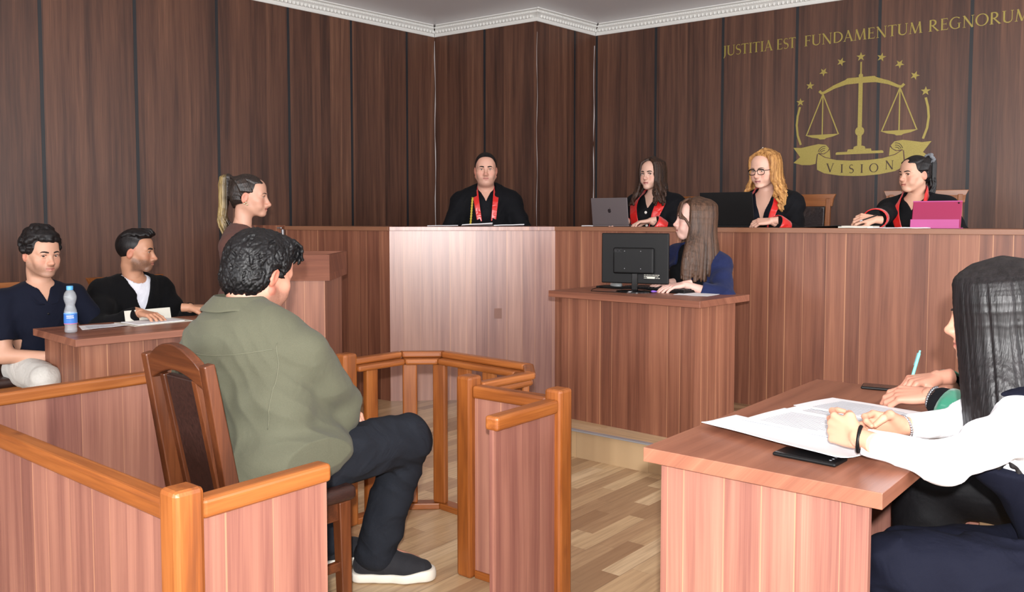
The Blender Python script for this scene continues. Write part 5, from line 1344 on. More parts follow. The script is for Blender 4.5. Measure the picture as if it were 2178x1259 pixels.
# ------------------------------------------------------------------ chairs under and behind people
chair('chair', (-0.79, 2.68, 0), -radians(42), 'arched', 'dark wooden chair with arched crest rail and brown upholstery inside the booth', H=0.95, w=0.40)
def seat_at(x, y, z, az, label, w=0.46, H=1.0, wrapped=False): return chair('chair', (x, y, z), -radians(az), 'straight', label, 'high-backed wooden chairs', w, H, wrapped)
seat_at(-0.20, 7.13, P0, 180, 'wooden chair hidden behind the man seated at the bench centre', H=0.96)
seat_at(1.12, 6.52, P0, 219, 'light wooden chair behind the dark-haired woman at the grey laptop', H=1.0)
seat_at(1.90, 5.93, P0, 214, 'wooden chair with plastic-wrapped back behind the blond woman in glasses', H=1.0, wrapped=True)
seat_at(2.67, 5.60, P0, 208, 'wooden chair behind the woman with the black ponytail', H=1.02, w=0.47)
seat_at(-2.84, 4.64, 0, 132, 'wooden chair behind the man in the navy polo shirt', H=0.96, w=0.44)
seat_at(-2.29, 5.38, 0, 128, 'wooden chair behind the man in the black cardigan', H=0.96)
chair('chair', (1.10, 5.22, 0.156), -radians(205), 'arched', 'dark wooden chair the brown-haired clerk in the navy blazer sits on', H=0.90, w=0.38)
chair('chair', (1.40, 1.93, 0), -radians(309), 'arched', 'wooden chair under the woman in the white top, at the right edge', H=0.9, w=0.40)
chair('chair', (1.79, 2.53, 0), -radians(303), 'arched', 'wooden chair under the person in the green-cuffed robe', H=0.9, w=0.40)
# ------------------------------------------------------------------ gold lettering and emblem on the right wall
WORDS = (1.385, 1.85, 1.888, 2.058, 2.135, 3.09, 3.136, 3.845)
def on_wall(name, label, cat): return empty(name, (CC.x, CC.y, 0), atan2(DR.y, DR.x), label, cat)
def decal(m, pts, y0=-0.0008, th=0.0015):
    decal.k = (decal.k + 1) % 60; y0 = y0 - 0.000012 * decal.k
    a = sum(pts[i][0] * pts[(i + 1) % len(pts)][1] - pts[(i + 1) % len(pts)][0] * pts[i][1] for i in range(len(pts)))
    if a < 0: pts = pts[::-1]
    n = len(pts); m.add([(x, y0 - th, z) for x, z in pts] + [(x, y0, z) for x, z in pts], [tuple(range(n))] + [(i, n + i, n + (i + 1) % n, (i + 1) % n) for i in range(n)])
decal.k = 0
def stroke(m, pts, ws, **kw):
    n = len(pts); L_, R_ = [], []
    for i, (x, z) in enumerate(pts):
        a = pts[max(i - 1, 0)]; b = pts[min(i + 1, n - 1)]; d = hypot(b[0] - a[0], b[1] - a[1]) or 1; nx, nz = -(b[1] - a[1]) / d, (b[0] - a[0]) / d; w = (ws[i] if isinstance(ws, (list, tuple)) else ws) / 2
        L_.append((x + nx * w, z + nz * w)); R_.append((x - nx * w, z - nz * w))
    for i in range(n - 1): decal(m, [L_[i], L_[i + 1], R_[i + 1], R_[i]], **kw)
TK, TN = 0.14, 0.055
def arc(cx, cz, rx, rz, a0, a1, n=14): return [(cx + rx * cos(radians(a0 + (a1 - a0) * i / n)), cz + rz * sin(radians(a0 + (a1 - a0) * i / n))) for i in range(n + 1)]
def vw_(pts, cx, rx, tk=TK, tn=TN): return [tn + (tk - tn) * min(1, abs(x - cx) / rx) ** 1.5 for x, z in pts]
def glyph(ch):
    S_ = []; ser = lambda x, z, w=0.26: S_.append(([(x - w / 2, z + (0.02 if z < .5 else -0.02)), (x + w / 2, z + (0.02 if z < .5 else -0.02))], 0.04))
    if ch == 'I': S_.append(([(.15, 0), (.15, 1)], TK)); ser(.15, 0); ser(.15, 1); w = .3
    elif ch == 'J': S_.append(([(.17, 1), (.17, 0.1), (.14, -.08), (.04, -.24)], [TK, TK, .1, .03])); ser(.17, 1); w = .3
    elif ch == 'U': p = [(.13, 1), (.13, .35)] + arc(.4, .3, .27, .28, 180, 360)[1:] + [(.67, 1)]; S_.append((p, [TK if x < .2 else (.09 if x < .55 else .06) for x, z in p])); ser(.13, 1); ser(.67, 1, .2); w = .78
    elif ch == 'S': p = arc(.27, .74, .2, .235, 40, 270, 12) + arc(.25, .26, .23, .245, 90, -140, 12)[1:]; S_.append((p, [.05 + .09 * (1 - abs(z - .5) * 1.9 if abs(z - .5) < .3 else .1) for x, z in p])); w = .5
    elif ch == 'T': S_.append(([(.33, 0), (.33, 1)], TK)); S_.append(([(0.02, .97), (.64, .97)], .055)); S_.append(([(.03, .99), (.0, .84)], [.05, .02])); S_.append(([(.63, .99), (.66, .84)], [.05, .02])); ser(.33, 0); w = .66
    elif ch == 'A': S_.append(([(.08, 0), (.37, 1)], TN)); S_.append(([(.35, 1.02), (.68, 0)], TK)); S_.append(([(.2, .35), (.55, .35)], .05)); ser(.08, 0, .2); ser(.68, 0, .24); w = .76
    elif ch in 'EF':
        S_.append(([(.14, 0), (.14, 1)], TK)); S_.append(([(.05, .975), (.52, .975)], .05)); S_.append(([(.14, .52), (.44, .52)], .045)); S_.append(([(.52, .99), (.53, .84)], [.05, .02])); S_.append(([(.44, .62), (.44, .42)], .03))
        if ch == 'E': S_.append(([(.05, .025), (.54, .025)], .05)); S_.append(([(.54, .01), (.58, .18)], [.05, .02])); w = .6
        else: ser(.14, 0); w = .55
    elif ch == 'N': S_.append(([(.13, 0), (.13, 1)], TN)); S_.append(([(.1, 1), (.72, -.02)], TK)); S_.append(([(.72, 0), (.72, 1)], TN)); ser(.13, 0, .2); ser(.1, 1, .16); ser(.72, 1, .2); w = .84
    elif ch == 'D': p = [(.14, .975)] + arc(.3, .5, .45, .475, 90, -90, 16) + [(.14, .025)]; S_.append((p, vw_(p, .25, .5))); S_.append(([(.14, 0), (.14, 1)], TK)); w = .8
    elif ch == 'M': S_.append(([(.1, 0), (.2, 1)], TN)); S_.append(([(.19, 1), (.49, .02)], TK)); S_.append(([(.49, .02), (.8, 1)], TN)); S_.append(([(.79, 1), (.88, 0)], TK)); ser(.1, 0, .2); ser(.88, 0, .24); w = 1.0
    elif ch == 'R': p = [(.14, .975)] + arc(.3, .74, .22, .235, 90, -90, 12) + [(.14, .505)]; S_.append((p, vw_(p, .2, .3))); S_.append(([(.14, 0), (.14, 1)], TK)); S_.append(([(.28, .5), (.7, 0)], [.1, .13])); ser(.14, 0); S_.append(([(.64, .02), (.8, .02)], .03)); w = .78
    elif ch == 'G': p = arc(.46, .5, .4, .49, 50, 300, 20); S_.append((p, vw_(p, .46, .42))); S_.append(([(.7, .06), (.7, .42)], .11)); ser(.7, .44, .24); w = .86
    elif ch == 'C': p = arc(.46, .5, .4, .49, 50, 310, 20); S_.append((p, vw_(p, .46, .42))); w = .8
    elif ch == 'O': p = arc(.46, .5, .4, .49, 0, 360, 28); S_.append((p, vw_(p, .46, .42))); w = .92
    elif ch == 'V': S_.append(([(.1, 1), (.4, -.02)], TK)); S_.append(([(.39, 0), (.68, 1)], TN)); ser(.1, 1, .24); ser(.68, 1, .2); w = .76
    else: w = .4
    return S_, w
def write_word(m, word, s0, s1, z0, h, **kw):
    gl_ = [glyph(ch) for ch in word]; tot = sum(w for _, w in gl_) + 0.07 * (len(word) - 1); k = (s1 - s0) / tot; x = s0
    for g, w in gl_:
        for pts, ws in g: stroke(m, [(x + px * k, z0 + pz * h) for px, pz in pts], [q * h for q in ws] if isinstance(ws, list) else ws * h, **kw)
        x += (w + .07) * k
t_ = on_wall('wall_lettering', 'gold Latin motto lettering running along the top of the right wall', 'lettering')
for word, a, b in (('JUSTITIA', WORDS[0], WORDS[1]), ('EST', WORDS[2], WORDS[3]), ('FUNDAMENTUM', WORDS[4], WORDS[5]), ('REGNORUM', WORDS[6], WORDS[7])):
    m = MB(); write_word(m, word, a, b, 2.845, 0.092); m.build('word_' + word.lower(), M_gold, t_)
em = on_wall('justice_emblem', 'large gold emblem of scales, stars and a ribbon on the right wall', 'emblem')
for (s_, z_), r_, a_ in zip([(2.11, 2.36), (2.193, 2.497), (2.306, 2.605), (2.453, 2.677), (2.615, 2.703), (2.78, 2.681), (2.924, 2.61), (3.043, 2.504), (3.127, 2.37)], (.037, .037, .038, .038, .039, .038, .038, .038, .039), (0, 6, 36, 20, 0, 14, 34, 22, 2)):
    m = MB(); decal(m, [(s_ + (r_ if k % 2 == 0 else r_ * .4) * sin(radians(a_ + 36 * k)), z_ + (r_ if k % 2 == 0 else r_ * .4) * cos(radians(a_ + 36 * k))) for k in range(10)]); m.build('star', M_gold, em)
m = MB(); c_ = 2.618
decal(m, [(c_ - .006, 2.545), (c_ + .006, 2.545), (c_ + .006, 2.66), (c_ - .006, 2.66)])
decal(m, [(c_ - .017, 2.50), (c_ + .017, 2.50), (c_ + .017, 2.55), (c_ + .009, 2.56), (c_ - .009, 2.56), (c_ - .017, 2.55)])
decal(m, [(c_ - .125, 2.492), (c_ + .125, 2.492), (c_ + .125, 2.52), (c_ + .11, 2.532), (c_ - .11, 2.532), (c_ - .125, 2.52)])
for sx in (-1, 1):
    stroke(m, [(c_, 2.505), (c_ + sx * .12, 2.500), (c_ + sx * .22, 2.468), (c_ + sx * .30, 2.428), (c_ + sx * .325, 2.424), (c_ + sx * .345, 2.444)], [.045, .042, .03, .022, .022, .022])
decal(m, [(c_ - .017, 1.93), (c_ + .017, 1.93), (c_ + .017, 2.5), (c_ - .017, 2.5)])
decal(m, arc(c_, 2.075, .037, .04, 0, 360, 24)[:-1])
decal(m, [(c_ - .05, 1.925), (c_ + .05, 1.925), (c_ + .045, 1.945), (c_ + .025, 1.952), (c_ - .025, 1.952), (c_ - .045, 1.945)])
decal(m, [(c_ - .1, 1.905), (c_ + .1, 1.905), (c_ + .095, 1.925), (c_ - .095, 1.925)]); decal(m, [(c_ - .195, 1.883), (c_ + .195, 1.883), (c_ + .195, 1.898), (c_ + .185, 1.905), (c_ - .185, 1.905), (c_ - .195, 1.898)])
m.build('balance_beam', M_gold, em)
for sx in (-1, 1):
    cx = c_ + sx * .313; m = MB(); zt, zb = 2.415, 2.065
    for dx in (-.136, 0, .136): stroke(m, [(cx, zt), (cx + dx, zb)], .010)
    decal(m, [(cx - .148, zb), (cx + .148, zb), (cx + .09, zb - .022), (cx + .035, zb - .032), (cx + .02, zb - .042), (cx - .02, zb - .042), (cx - .035, zb - .032), (cx - .09, zb - .022)]); m.build('scale_pan', M_gold, em)
    m = MB(); stroke(m, [(c_ + sx * .511, 2.318), (c_ + sx * .530, 2.24), (c_ + sx * .537, 2.16), (c_ + sx * .527, 2.07), (c_ + sx * .498, 1.985)], .018); m.build('curved_bar', M_gold, em)
m = MB()
decal(m, [(2.272, 1.9), (2.329, 1.863), (2.432, 1.838), (2.545, 1.828), (2.690, 1.828), (2.804, 1.838), (2.907, 1.863), (2.964, 1.9), (2.972, 1.82), (2.97, 1.76), (2.907, 1.727), (2.78, 1.704), (2.66, 1.696), (2.576, 1.696), (2.456, 1.704), (2.329, 1.727), (2.266, 1.76), (2.264, 1.83)])
for sx in (-1, 1):
    f_ = lambda L_: [(c_ + sx * (x - c_) * -1, z) for x, z in L_]
    decal(m, f_([(2.055, 1.962), (2.125, 1.957), (2.2, 1.971), (2.276, 1.984), (2.339, 1.974), (2.366, 1.942), (2.351, 1.916), (2.318, 1.898), (2.277, 1.906), (2.262, 1.894), (2.252, 1.812), (2.204, 1.803), (2.133, 1.806), (2.058, 1.828), (2.117, 1.876)]))
    decal(m, f_([(2.295, 1.892), (2.325, 1.893), (2.355, 1.912), (2.372, 1.93), (2.379, 1.857), (2.335, 1.868)]))
m.build('ribbon', M_gold, em)
m = MB(); dk = dict(y0=-0.0026)
for sx in (-1, 1):
    for k in range(3): stroke(m, [(c_ + sx * q, z) for q, z in arc(.292, 1.905, .028 + .012 * k, .02 + .018 * k, 10, 100, 8)], .005, **dk)
for ch, s0, s1, z0, a_ in (('V', 2.345, 2.412, 1.738, -8), ('I', 2.465, 2.49, 1.727, -4), ('S', 2.537, 2.575, 1.722, -1), ('I', 2.630, 2.655, 1.721, 1), ('O', 2.703, 2.776, 1.724, 4), ('N', 2.829, 2.897, 1.744, 8)): write_word(m, ch, s0, s1, z0, .073, **dk)
m.build('ribbon_lettering', plain('dark_brown_print', (64, 44, 34), 0.6), em)

# ------------------------------------------------------------------ things on the desks
def flat_sheet(name, pts, z, mat, label, cat, group=None, th=0.0012, lines=None, curl=0.0, parent=None):
    """thin sheet from four corners (x, y) with optional raised first edge"""
    m = MB(); n = 8; vs = []
    (a, b, c, d) = [Vector((*p, 0)) for p in pts]
    o0 = (a + b + c + d) / 4
    for i in range(n + 1):
        for j in range(n + 1):
            u, v = i / n, j / n; p = (a * (1 - u) + b * u) * (1 - v) + (d * (1 - u) + c * u) * v
            zz = th + curl * max(0, 1 - v * 2.2) ** 2 * (0.4 + 0.6 * u) + 0.0012 * sin(5 * u + 3 * v) ** 2
            vs.append((p.x - o0.x, p.y - o0.y, zz))
    fs = [(i * (n + 1) + j, (i + 1) * (n + 1) + j, (i + 1) * (n + 1) + j + 1, i * (n + 1) + j + 1) for i in range(n) for j in range(n)]
    A_ = (vs[n * (n + 1)][0] - vs[0][0]) * (vs[n][1] - vs[0][1]) - (vs[n * (n + 1)][1] - vs[0][1]) * (vs[n][0] - vs[0][0])
    if A_ < 0: fs = [f[::-1] for f in fs]
    k = len(vs); vs2 = [(x, y, z_ - th) for x, y, z_ in vs]; m.add(vs + vs2, fs + [tuple(i + k for i in f[::-1]) for f in fs])
    rim = [i * (n + 1) for i in range(n + 1)] + [n * (n + 1) + j for j in range(1, n + 1)] + [i * (n + 1) + n for i in range(n - 1, -1, -1)] + [j for j in range(n - 1, 0, -1)]
    m.add([], []); m.f += [(rim[i], rim[(i + 1) % len(rim)], rim[(i + 1) % len(rim)] + k, rim[i] + k) for i in range(len(rim))]; m.mi += [0] * len(rim)
    o = m.build(name, mat, sm=True, ang=50); o.location = (o0.x, o0.y, z)
    if label: tag(o, label, cat, group)
    if lines:
        t = MB()
        for r in range(lines):
            v = 0.12 + 0.76 * r / lines; u0, u1 = 0.14, 0.14 + 0.7 * (0.6 + 0.4 * abs(sin(r * 2.7)))
            def P_(u): p = (a * (1 - u) + b * u) * (1 - v) + (d * (1 - u) + c * u) * v; return Vector((p.x - o0.x, p.y - o0.y, th + 0.0012 * sin(5 * u + 3 * v) ** 2 + 0.0006 + curl * max(0, 1 - v * 2.2) ** 2 * (0.4 + 0.6 * u)))
            t.bar(P_(u0), P_((u0 + u1) / 2), 0.0022, 0.0003); t.bar(P_((u0 + u1) / 2), P_(u1), 0.0022, 0.0003)
        t.build('printed_lines', M_print, o)
    return o
ZD = 0.7505
flat_sheet('card_folder', [(0.518, 2.325), (0.742, 1.955), (0.90, 2.06), (0.64, 2.43)], ZD + 0.012, M_paper, 'open white card folder hanging over a black phone on the foreground desk', 'folder', th=0.002, curl=0.012)
flat_sheet('paper_sheet', [(0.638, 2.358), (0.835, 2.13), (1.00, 2.27), (0.80, 2.50)], ZD + 0.017, M_paper, 'printed sheet under the clasped hands on the foreground desk', 'paper', 'papers on the foreground desk', lines=13)
flat_sheet('paper_sheet', [(0.79, 2.535), (1.03, 2.27), (1.20, 2.43), (0.985, 2.685)], ZD + 0.001, M_paper, 'printed sheet lying beside the writing hands on the foreground desk', 'paper', 'papers on the foreground desk', lines=15)
flat_sheet('paper_sheet', [(0.86, 2.60), (1.08, 2.33), (1.26, 2.44), (1.02, 2.71)], ZD + 0.004, M_paper, 'topmost printed sheet of the stack nearest the turquoise pen', 'paper', 'papers on the foreground desk', lines=15)
def phone(loc, rz, label, L=0.155, Wd=0.074):
    e = empty('smartphone', loc, rz, label, 'phone'); m = MB(); m.box((0, 0, 0.0045), (L, Wd, 0.009)); bev(m.build('case', M_blackp, e), 0.004, 3)
    m = MB(); m.box((0, 0, 0.0093), (L - 0.008, Wd - 0.008, 0.0006)); m.build('screen', M_blackg, e)
    m = MB()
    for i in (-1, 0, 1): m.lathe([(0, 0.001), (0.0035, 0.001), (0.004, 0)], (L / 2 - 0.02 + i * 0.0, i * 0.016, 0.0092), 12)
    m.build('camera_lens', M_metal, e); return e
phone((0.712, 2.030, ZD), atan2(1.934 - 2.05, 0.745 - 0.62), 'black phone sticking out from under the white folder on the foreground desk')
phone((1.262, 2.872, ZD), atan2(2.887 - 2.95, 1.339 - 1.22), 'black phone lying flat at the far edge of the foreground desk')
m = MB(); pe = empty('pen', (1.315, 2.785, 0.775), 0, 'turquoise pen held upright in the writing hand', 'pen')
tip = Vector((-0.028, -0.01, -0.022)); top = Vector((0.022, 0.012, 0.122)); dd = (top - tip).normalized()
m.tube([tip, tip + dd * 0.012], [0.0008, 0.004], 10); m.build('nib', M_metal, pe, True)
m = MB(); m.tube([tip + dd * 0.012, tip + dd * 0.14], 0.0048, 12); m.tube([tip + dd * 0.14, tip + dd * 0.15], [0.0035, 0.003], 10); m.build('barrel', plain('turquoise_plastic', (120, 214, 208), 0.35), pe, True)
m = MB(); m.bar(tip + dd * 0.10 + Vector((-0.007, 0, 0)), tip + dd * 0.142 + Vector((-0.007, 0, 0)), 0.003, 0.0015); m.build('clip', M_metal, pe)

# clerk desk: monitor, keyboard, mouse, pad, cables, sheet
ZK = 0.9065
mo = empty('computer_monitor', (0.705, 4.93, ZK), radians(-24), 'black computer monitor seen from behind on the clerk desk', 'monitor')
m = MB(); m.lathe([(0, 0.016), (0.06, 0.015), (0.105, 0.009), (0.11, 0.004), (0.11, 0), (0, 0)], n=48); o = m.build('base', M_blackg, mo, True); o.scale = (1, 0.8, 1)
m = MB(); m.bar((0, 0.0, 0.01), (0, 0.005, 0.13), 0.036, 0.02, (0, 1, 0)); bev(m.build('stand', M_blackg, mo), 0.004)
m = MB(); m.b2(-0.20, 0.196, 0.0, 0.022, 0.048, 0.338); bev(m.build('housing', M_blackp, mo), 0.006, 3)
m = MB(); m.b2(-0.125, 0.115, -0.022, 0.001, 0.105, 0.255); bev(m.build('rear_cover', M_blackp, mo), 0.01, 3)
m = MB()
for x, z in ((-0.055, 0.235), (0.04, 0.235), (-0.055, 0.135), (0.04, 0.135)): m.sphere((x, -0.023, z), 0.0032, 8, 6)
m.build('mounting_screws', M_metal, mo)
m = MB(); m.b2(0.05, 0.145, -0.0235, -0.022, 0.075, 0.108); lb = m.build('rating_label', M_blackp, mo)
lb.location = (0, 0.0215, 0)
m = MB(); m.b2(0.072, 0.118, -0.0025, -0.0015, 0.079, 0.092)
g_ = random.Random(3)
for r in range(3):
    x = 0.055
    while x < 0.14:
        w = g_.uniform(0.003, 0.009)
        if not (r == 0 and 0.068 < x < 0.12): m.b2(x, x + w, -0.0025, -0.0015, 0.080 + 0.009 * r, 0.0835 + 0.009 * r)
        x += w + 0.003
m.build('label_print', M_card, mo)
m = MB(); write_word(m, 'AOC', -0.12, -0.07, 0.228, 0.018, y0=-0.0222); m.build('maker_logo', plain('dark_embossing', (34, 34, 38), 0.5), mo)
m = MB(); m.b2(-0.193, 0.189, 0.0215, 0.0225, 0.075, 0.325); m.build('screen', M_blackg, mo)
kb = empty('keyboard', (0.86, 5.0, ZK), radians(-46), 'black keyboard under the clerk hands', 'keyboard')
m = MB(); m.b2(-0.22, 0.22, -0.07, 0.07, 0, 0.018); bev(m.build('keyboard_body', M_blackp, kb), 0.004)
m = MB()
for r in range(5):
    for k in range(20): m.box((-0.2 + 0.021 * k, -0.05 + 0.024 * r, 0.0205), (0.017, 0.019, 0.006))
m.build('keys', plain('black_keys', (24, 24, 27), 0.5), kb)
m = MB(); m.b2(-0.15, 0.15, -0.05, 0.05, 0, 0.012); o = m.build('document_tray', M_blackp); bev(o, 0.004); o.location = (0.66, 5.19, ZK); o.rotation_euler = (0, 0, radians(-40)); tag(o, 'flat black tray beside the monitor stand carrying the mouse', 'tray')
ms = empty('computer_mouse', (0.632, 5.20, ZK + 0.0125), radians(200), 'grey computer mouse left of the monitor stand', 'mouse')
v = Vol((-0.05, -0.08, -0.02), (0.05, 0.08, 0.06), 0.003); v.ell((0, 0, 0.006), (0.031, 0.055, 0.03), 0.01); v.field(lambda X, Y, Z: -Z + 0 * X, 0.003); vs_, fs_ = v.mesh()
o = np_mesh('mouse_body', [(vs_, fs_)], plain('grey_plastic', (130, 134, 134), 0.3), ms)
m = MB(); m.tube([(0, 0.03, 0.034), (0, 0.045, 0.026)], 0.005, 8); m.build('scroll_wheel', M_blackp, ms, True)
m = MB(); pts = [(0.632 + 0.02, 5.26, ZK + 0.02), (0.56, 5.26, ZK + 0.01), (0.475, 5.10, ZK + 0.002), (0.46, 4.99, ZK + 0.002), (0.53, 4.93, ZK + 0.002), (0.62, 4.89, ZK + 0.002), (0.69, 4.86, ZK + 0.002)]
m.tube(pts, 0.002, 6); tag(m.build('cable', M_blackp, sm=True), 'thin black cable looping over the left end of the clerk desk', 'cable')
m = MB(); m.tube([(0.655, 4.845, ZK + 0.006), (0.69, 4.865, ZK + 0.006)], 0.0055, 8); tag(m.build('cable_plug', M_metal, sm=True), 'small silver plug lying beside the monitor base', 'plug')
v = Vol((-0.05, -0.05, -0.02), (0.05, 0.05, 0.04), 0.003); v.ell((0, 0, 0.006), (0.014, 0.010, 0.007), 0.004); v.ell((0.013, 0.004, 0.005), (0.010, 0.007, 0.005), 0.003); vs_, fs_ = v.mesh()
o = np_mesh('purple_clip', [(vs_, fs_)], plain('purple_plastic', (122, 84, 182), 0.4)); o.location = (0.80, 4.86, ZK + 0.003); tag(o, 'small purple object behind the monitor stand', 'trinket')
flat_sheet('paper_sheet', [(0.893, 4.747), (1.056, 4.63), (1.216, 4.918 - 0.06), (1.03, 4.97)], ZK + 0.0005, M_paper, 'blank white sheet at the right corner of the clerk desk', 'paper')

# bench top: laptops, tablet, papers, pen
def laptop(name, base, p0, p1, h, depth, lean, mat, label, logo=None, lid=0.006):
    """p0 -> p1: hinge line left to right as the public sees it; sitter behind"""
    p0, p1 = Vector((*p0, 0)), Vector((*p1, 0)); d = p1 - p0; L = d.length; rz = atan2(d.y, d.x)
    e = empty(name, (p0.x, p0.y, ZB + 0.0005), rz, label, 'laptop')
    m = MB(); m.b2(0, L, 0, depth, 0, 0.014); bev(m.build('keyboard_base', mat, e), 0.004, 3)
    m = MB(); m.b2(0.02, L - 0.02, 0.02, depth * 0.6, 0.014, 0.0155); m.build('keys', M_blackp, e)
    t = MB(); M = Matrix.Rotation(radians(lean), 3, 'X')
    t.box(M @ Vector((L / 2, 0, h / 2)) + Vector((0, 0, 0.012)), (L, lid, h), M=M); l_ = t.build('lid', mat, e); bev(l_, 0.0028, 3)
    t = MB(); t.box(M @ Vector((L / 2, lid / 2 + 0.0004, h / 2)) + Vector((0, 0, 0.012)), (L - 0.014, 0.0008, h - 0.014), M=M); t.build('screen', M_blackg, l_)
    if logo:
        q = MB(); u = 0.014
        body = [(0.0, -1.0), (0.45, -1.05), (0.85, -0.45), (0.98, 0.0), (0.72, 0.25), (0.66, 0.55), (0.95, 0.85), (0.6, 1.05), (0.2, 0.98), (0.0, 0.92), (-0.3, 1.05), (-0.75, 0.95), (-1.0, 0.35), (-0.9, -0.3), (-0.5, -1.0)]
        leaf = [(0.02, 1.15), (0.35, 1.3), (0.5, 1.75), (0.15, 1.6)]
        for poly in (body, leaf):
            pts = [(L / 2 + x * u, h * 0.52 + z * u) for x, z in poly]; a_ = sum(pts[i][0] * pts[(i + 1) % len(pts)][1] - pts[(i + 1) % len(pts)][0] * pts[i][1] for i in range(len(pts)))
            if a_ < 0: pts = pts[::-1]
            q.add([tuple(M @ Vector((x, -lid / 2 - 0.0006, z)) + Vector((0, 0, 0.012))) for x, z in pts], [tuple(range(len(pts)))])
        q.build('lid_logo', plain('dark_lid_logo', (44, 38, 40), 0.2), l_)
    return e
laptop('laptop', None, (0.60, 6.395), (0.842, 6.21), 0.198, 0.20, 8, M_silver, 'grey laptop with a dark fruit logo on its lid, on the bench', logo=True)
laptop('laptop', None, (1.285, 5.815), (1.575, 5.59), 0.222, 0.235, 12, M_blackp, 'black laptop open on the bench in front of the blond woman')
M_pink = plain('pink_case', (150, 26, 76), 0.55); M_pinkl = plain('light_pink_flap', (176, 74, 136), 0.55)
tp0, tp1 = Vector((2.292, 4.962, 0)), Vector((2.495, 4.803, 0)); d = tp1 - tp0; Lt = d.length
te = empty('tablet', (tp0.x, tp0.y, ZB + 0.0005), atan2(d.y, d.x), 'tablet standing upright in a bright pink folding case on the bench', 'tablet')
M = Matrix.Rotation(radians(-14), 3, 'X')
m = MB(); m.box(M @ Vector((Lt / 2, 0, 0.082)) + Vector((0, 0.03, 0)), (Lt, 0.008, 0.16), M=M); bev(m.build('case_back', M_pink, te), 0.004, 3)
m = MB(); m.box(M @ Vector((Lt / 2, -0.0045, 0.157)) + Vector((0, 0.03, 0)), (Lt + 0.002, 0.002, 0.006), M=M); m.build('case_rim', M_pinkl, te)
M2_ = Matrix.Rotation(radians(16), 3, 'X')
m = MB(); m.box(Vector((Lt / 2, 0.0, 0.026)), (Lt - 0.004, 0.004, 0.05), M=Matrix.Rotation(radians(-6), 3, 'X')); m.build('stand_flap', M_pinkl, te)
m = MB(); m.b2(0, Lt, 0.002, 0.10, 0, 0.004); m.build('folded_cover', M_pinkl, te)
m = MB(); c = M @ Vector((Lt - 0.018, -0.005, 0.147)) + Vector((0, 0.03, 0)); m.sphere(tuple(c), (0.005, 0.002, 0.005), 10, 6); m.build('camera_lens', M_blackg, te)
def on_bench(p, q, s0, s1, y0, y1):
    p, q = Vector((p.x, p.y)), Vector((q.x, q.y)); d = (q - p).normalized(); n = Vector((-d.y, d.x)); f = lambda s, y: tuple(p + d * s + n * y); return [f(s0, y0), f(s1, y0), f(s1, y1), f(s0, y1)]
def bsheet(sec, s0, s1, y0, y1, label, name='paper_sheet', mat=None, th=0.002, curl=0.0, cat='paper', g=None): return flat_sheet(name, on_bench(*sec, s0, s1, y0, y1), ZB + 0.0005, mat or M_paper, label, cat, g, th=th, curl=curl)
SC, SR = (J0, J1), (J1, J2)
bsheet(SC, 0.27, 0.50, 0.22, 0.5, 'loose sheets at the left of the open file before the judge', curl=0.004, g='papers before the judge', th=0.004)
bsheet(SC, 0.53, 0.76, 0.22, 0.5, 'left page of the open file before the judge', curl=0.02, g='papers before the judge', th=0.006)
bsheet(SC, 0.77, 1.0, 0.22, 0.5, 'right page of the open file before the judge', curl=0.010, g='papers before the judge', th=0.006)
bsheet(SR, 0.03, 0.20, 0.3, 0.5, 'small notepad at the corner of the bench left of the grey laptop', name='notepad', th=0.006, cat='notepad')
bsheet(SR, 1.80, 2.02, 0.10, 0.34, 'dark folder leaning open beside the blond woman on the bench', name='dark_folder', mat=M_blackp, th=0.003, curl=0.012, cat='folder')
bsheet(SR, 2.00, 2.20, 0.12, 0.38, 'thick cream booklet on the bench beside the writing hand', name='booklet', mat=M_card, th=0.012, cat='booklet')
bsheet(SR, 2.18, 2.36, 0.08, 0.32, 'white sheet under the pen hand on the bench', th=0.003)
bsheet(SR, 2.34, 2.50, 0.10, 0.34, 'white sheets tucked beside the pink tablet', th=0.005)
p_ = empty('pen', (2.10, 5.095, 1.325), 0, 'dark pen with a silver tip in the hand left of the pink tablet', 'pen')
m = MB(); m.tube([(-0.035, -0.01, -0.008), (0.06, 0.01, 0.022)], 0.004, 10); m.build('barrel', M_blackg, p_, True)
m = MB(); m.tube([(-0.05, -0.013, -0.012), (-0.035, -0.01, -0.008)], [0.003, 0.005], 10); m.build('tip', M_metal, p_, True)

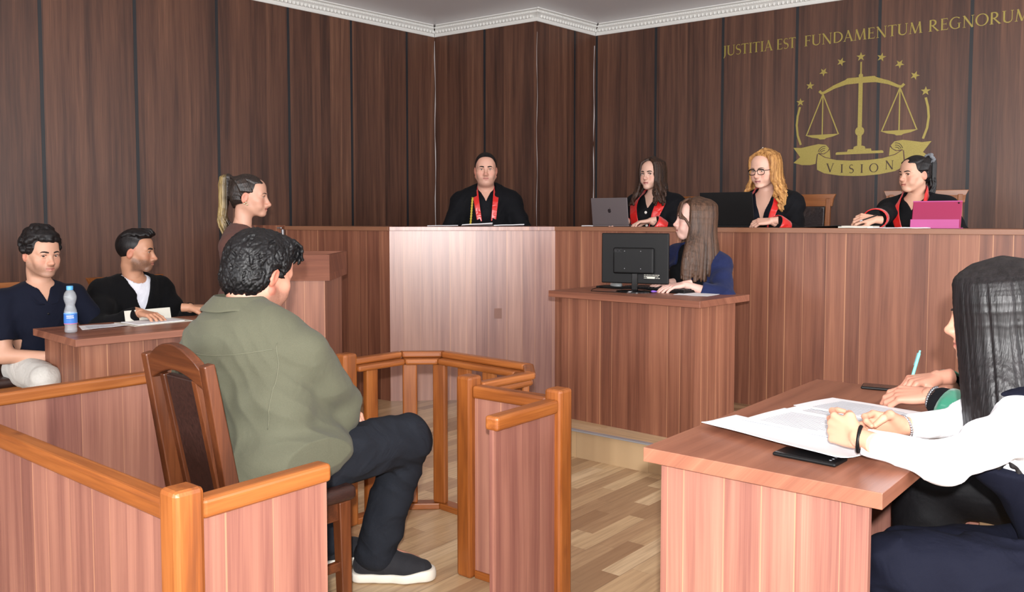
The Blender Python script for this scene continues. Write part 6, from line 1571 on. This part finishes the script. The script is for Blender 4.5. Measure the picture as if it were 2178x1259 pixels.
# left table: bottle, papers, folder
bt = empty('water_bottle', (-2.228, 4.322, 0.7505), 0, 'clear plastic water bottle with blue cap on the left table', 'bottle')
prof = [(0.0, 0.004), (0.022, 0.0), (0.029, 0.006), (0.030, 0.02), (0.0275, 0.032), (0.030, 0.045), (0.031, 0.06), (0.0305, 0.10), (0.029, 0.115), (0.0225, 0.135), (0.0215, 0.142), (0.026, 0.156), (0.0305, 0.172), (0.0305, 0.186), (0.025, 0.204), (0.0155, 0.216), (0.0135, 0.22), (0.0135, 0.232)]
m = MB(); m.lathe(prof, n=40); o = m.build('bottle_body', M_glassc, bt, True, 80); sd = o.modifiers.new('s', 'SOLIDIFY'); sd.thickness = 0.0008; sd.offset = -1
m = MB(); m.lathe([(0, 0.238), (0.0145, 0.238), (0.0155, 0.235), (0.0155, 0.218), (0.0, 0.218)], n=30); m.build('bottle_cap', plain('blue_cap', (84, 168, 226), 0.4), bt, True, 40)
def label_mat():
    t = NT('bottle_label'); sep = t.n('SeparateXYZ', {0: t.n('TexCoord').outputs['Object']}).outputs
    c = t.ramp(t.math('MULTIPLY', t.math('SUBTRACT', sep[2], 0.045), 17.0), [(0.0, srgb(200, 90, 130)), (0.08, srgb(210, 110, 150)), (0.1, srgb(60, 120, 200)), (0.85, srgb(56, 112, 196)), (0.95, srgb(120, 176, 226))], 'LINEAR')
    t.set(col=c, rough=0.35); return t.m
m = MB(); m.lathe([(0.0312, 0.047), (0.0317, 0.06), (0.0312, 0.102)], n=40); o = m.build('bottle_label', label_mat(), bt, True)
m = MB()
for k in range(7):
    for r, zz in ((0, 0.088), (1, 0.079)):
        a_ = radians(-95 + 9 * k + 2 * r); m.box((0.0321 * cos(a_), 0.0321 * sin(a_), zz), (0.0008, 0.0035, 0.005), rz=a_)
m.build('label_print', M_white, bt)
flat_sheet('paper_sheet', [(-2.22, 4.42), (-2.06, 4.60), (-2.17, 4.70), (-2.33, 4.60)], 0.7505, M_paper, 'loose white sheet beside the water bottle', 'paper', lines=12, curl=0.004)
fo = empty('document_folder', (-2.02, 4.80, 0.7505), AZV, 'open cream folder with a raised flap under the hand of the bearded man', 'folder')
m = MB(); m.b2(-0.17, 0.17, -0.14, 0.09, 0, 0.003); m.build('folder_base', M_card, fo)
m = MB(); m.b2(-0.14, 0.13, -0.12, 0.07, 0.003, 0.006); m.build('inner_sheets', M_paper, fo)
m = MB(); Mf = Matrix.Rotation(radians(24), 3, 'X'); m.box(Vector((0.02, 0.09, 0.003)) + Mf @ Vector((0, 0.0, 0.032)), (0.27, 0.002, 0.064), M=Matrix.Rotation(radians(-12), 3, 'X')); fl = m.build('raised_flap', M_card, fo)
m = MB(); m.box(Vector((0.03, 0.075, 0.045)), (0.04, 0.002, 0.005), M=Matrix.Rotation(radians(-12), 3, 'X')); m.build('flap_slot', M_blackp, fl)
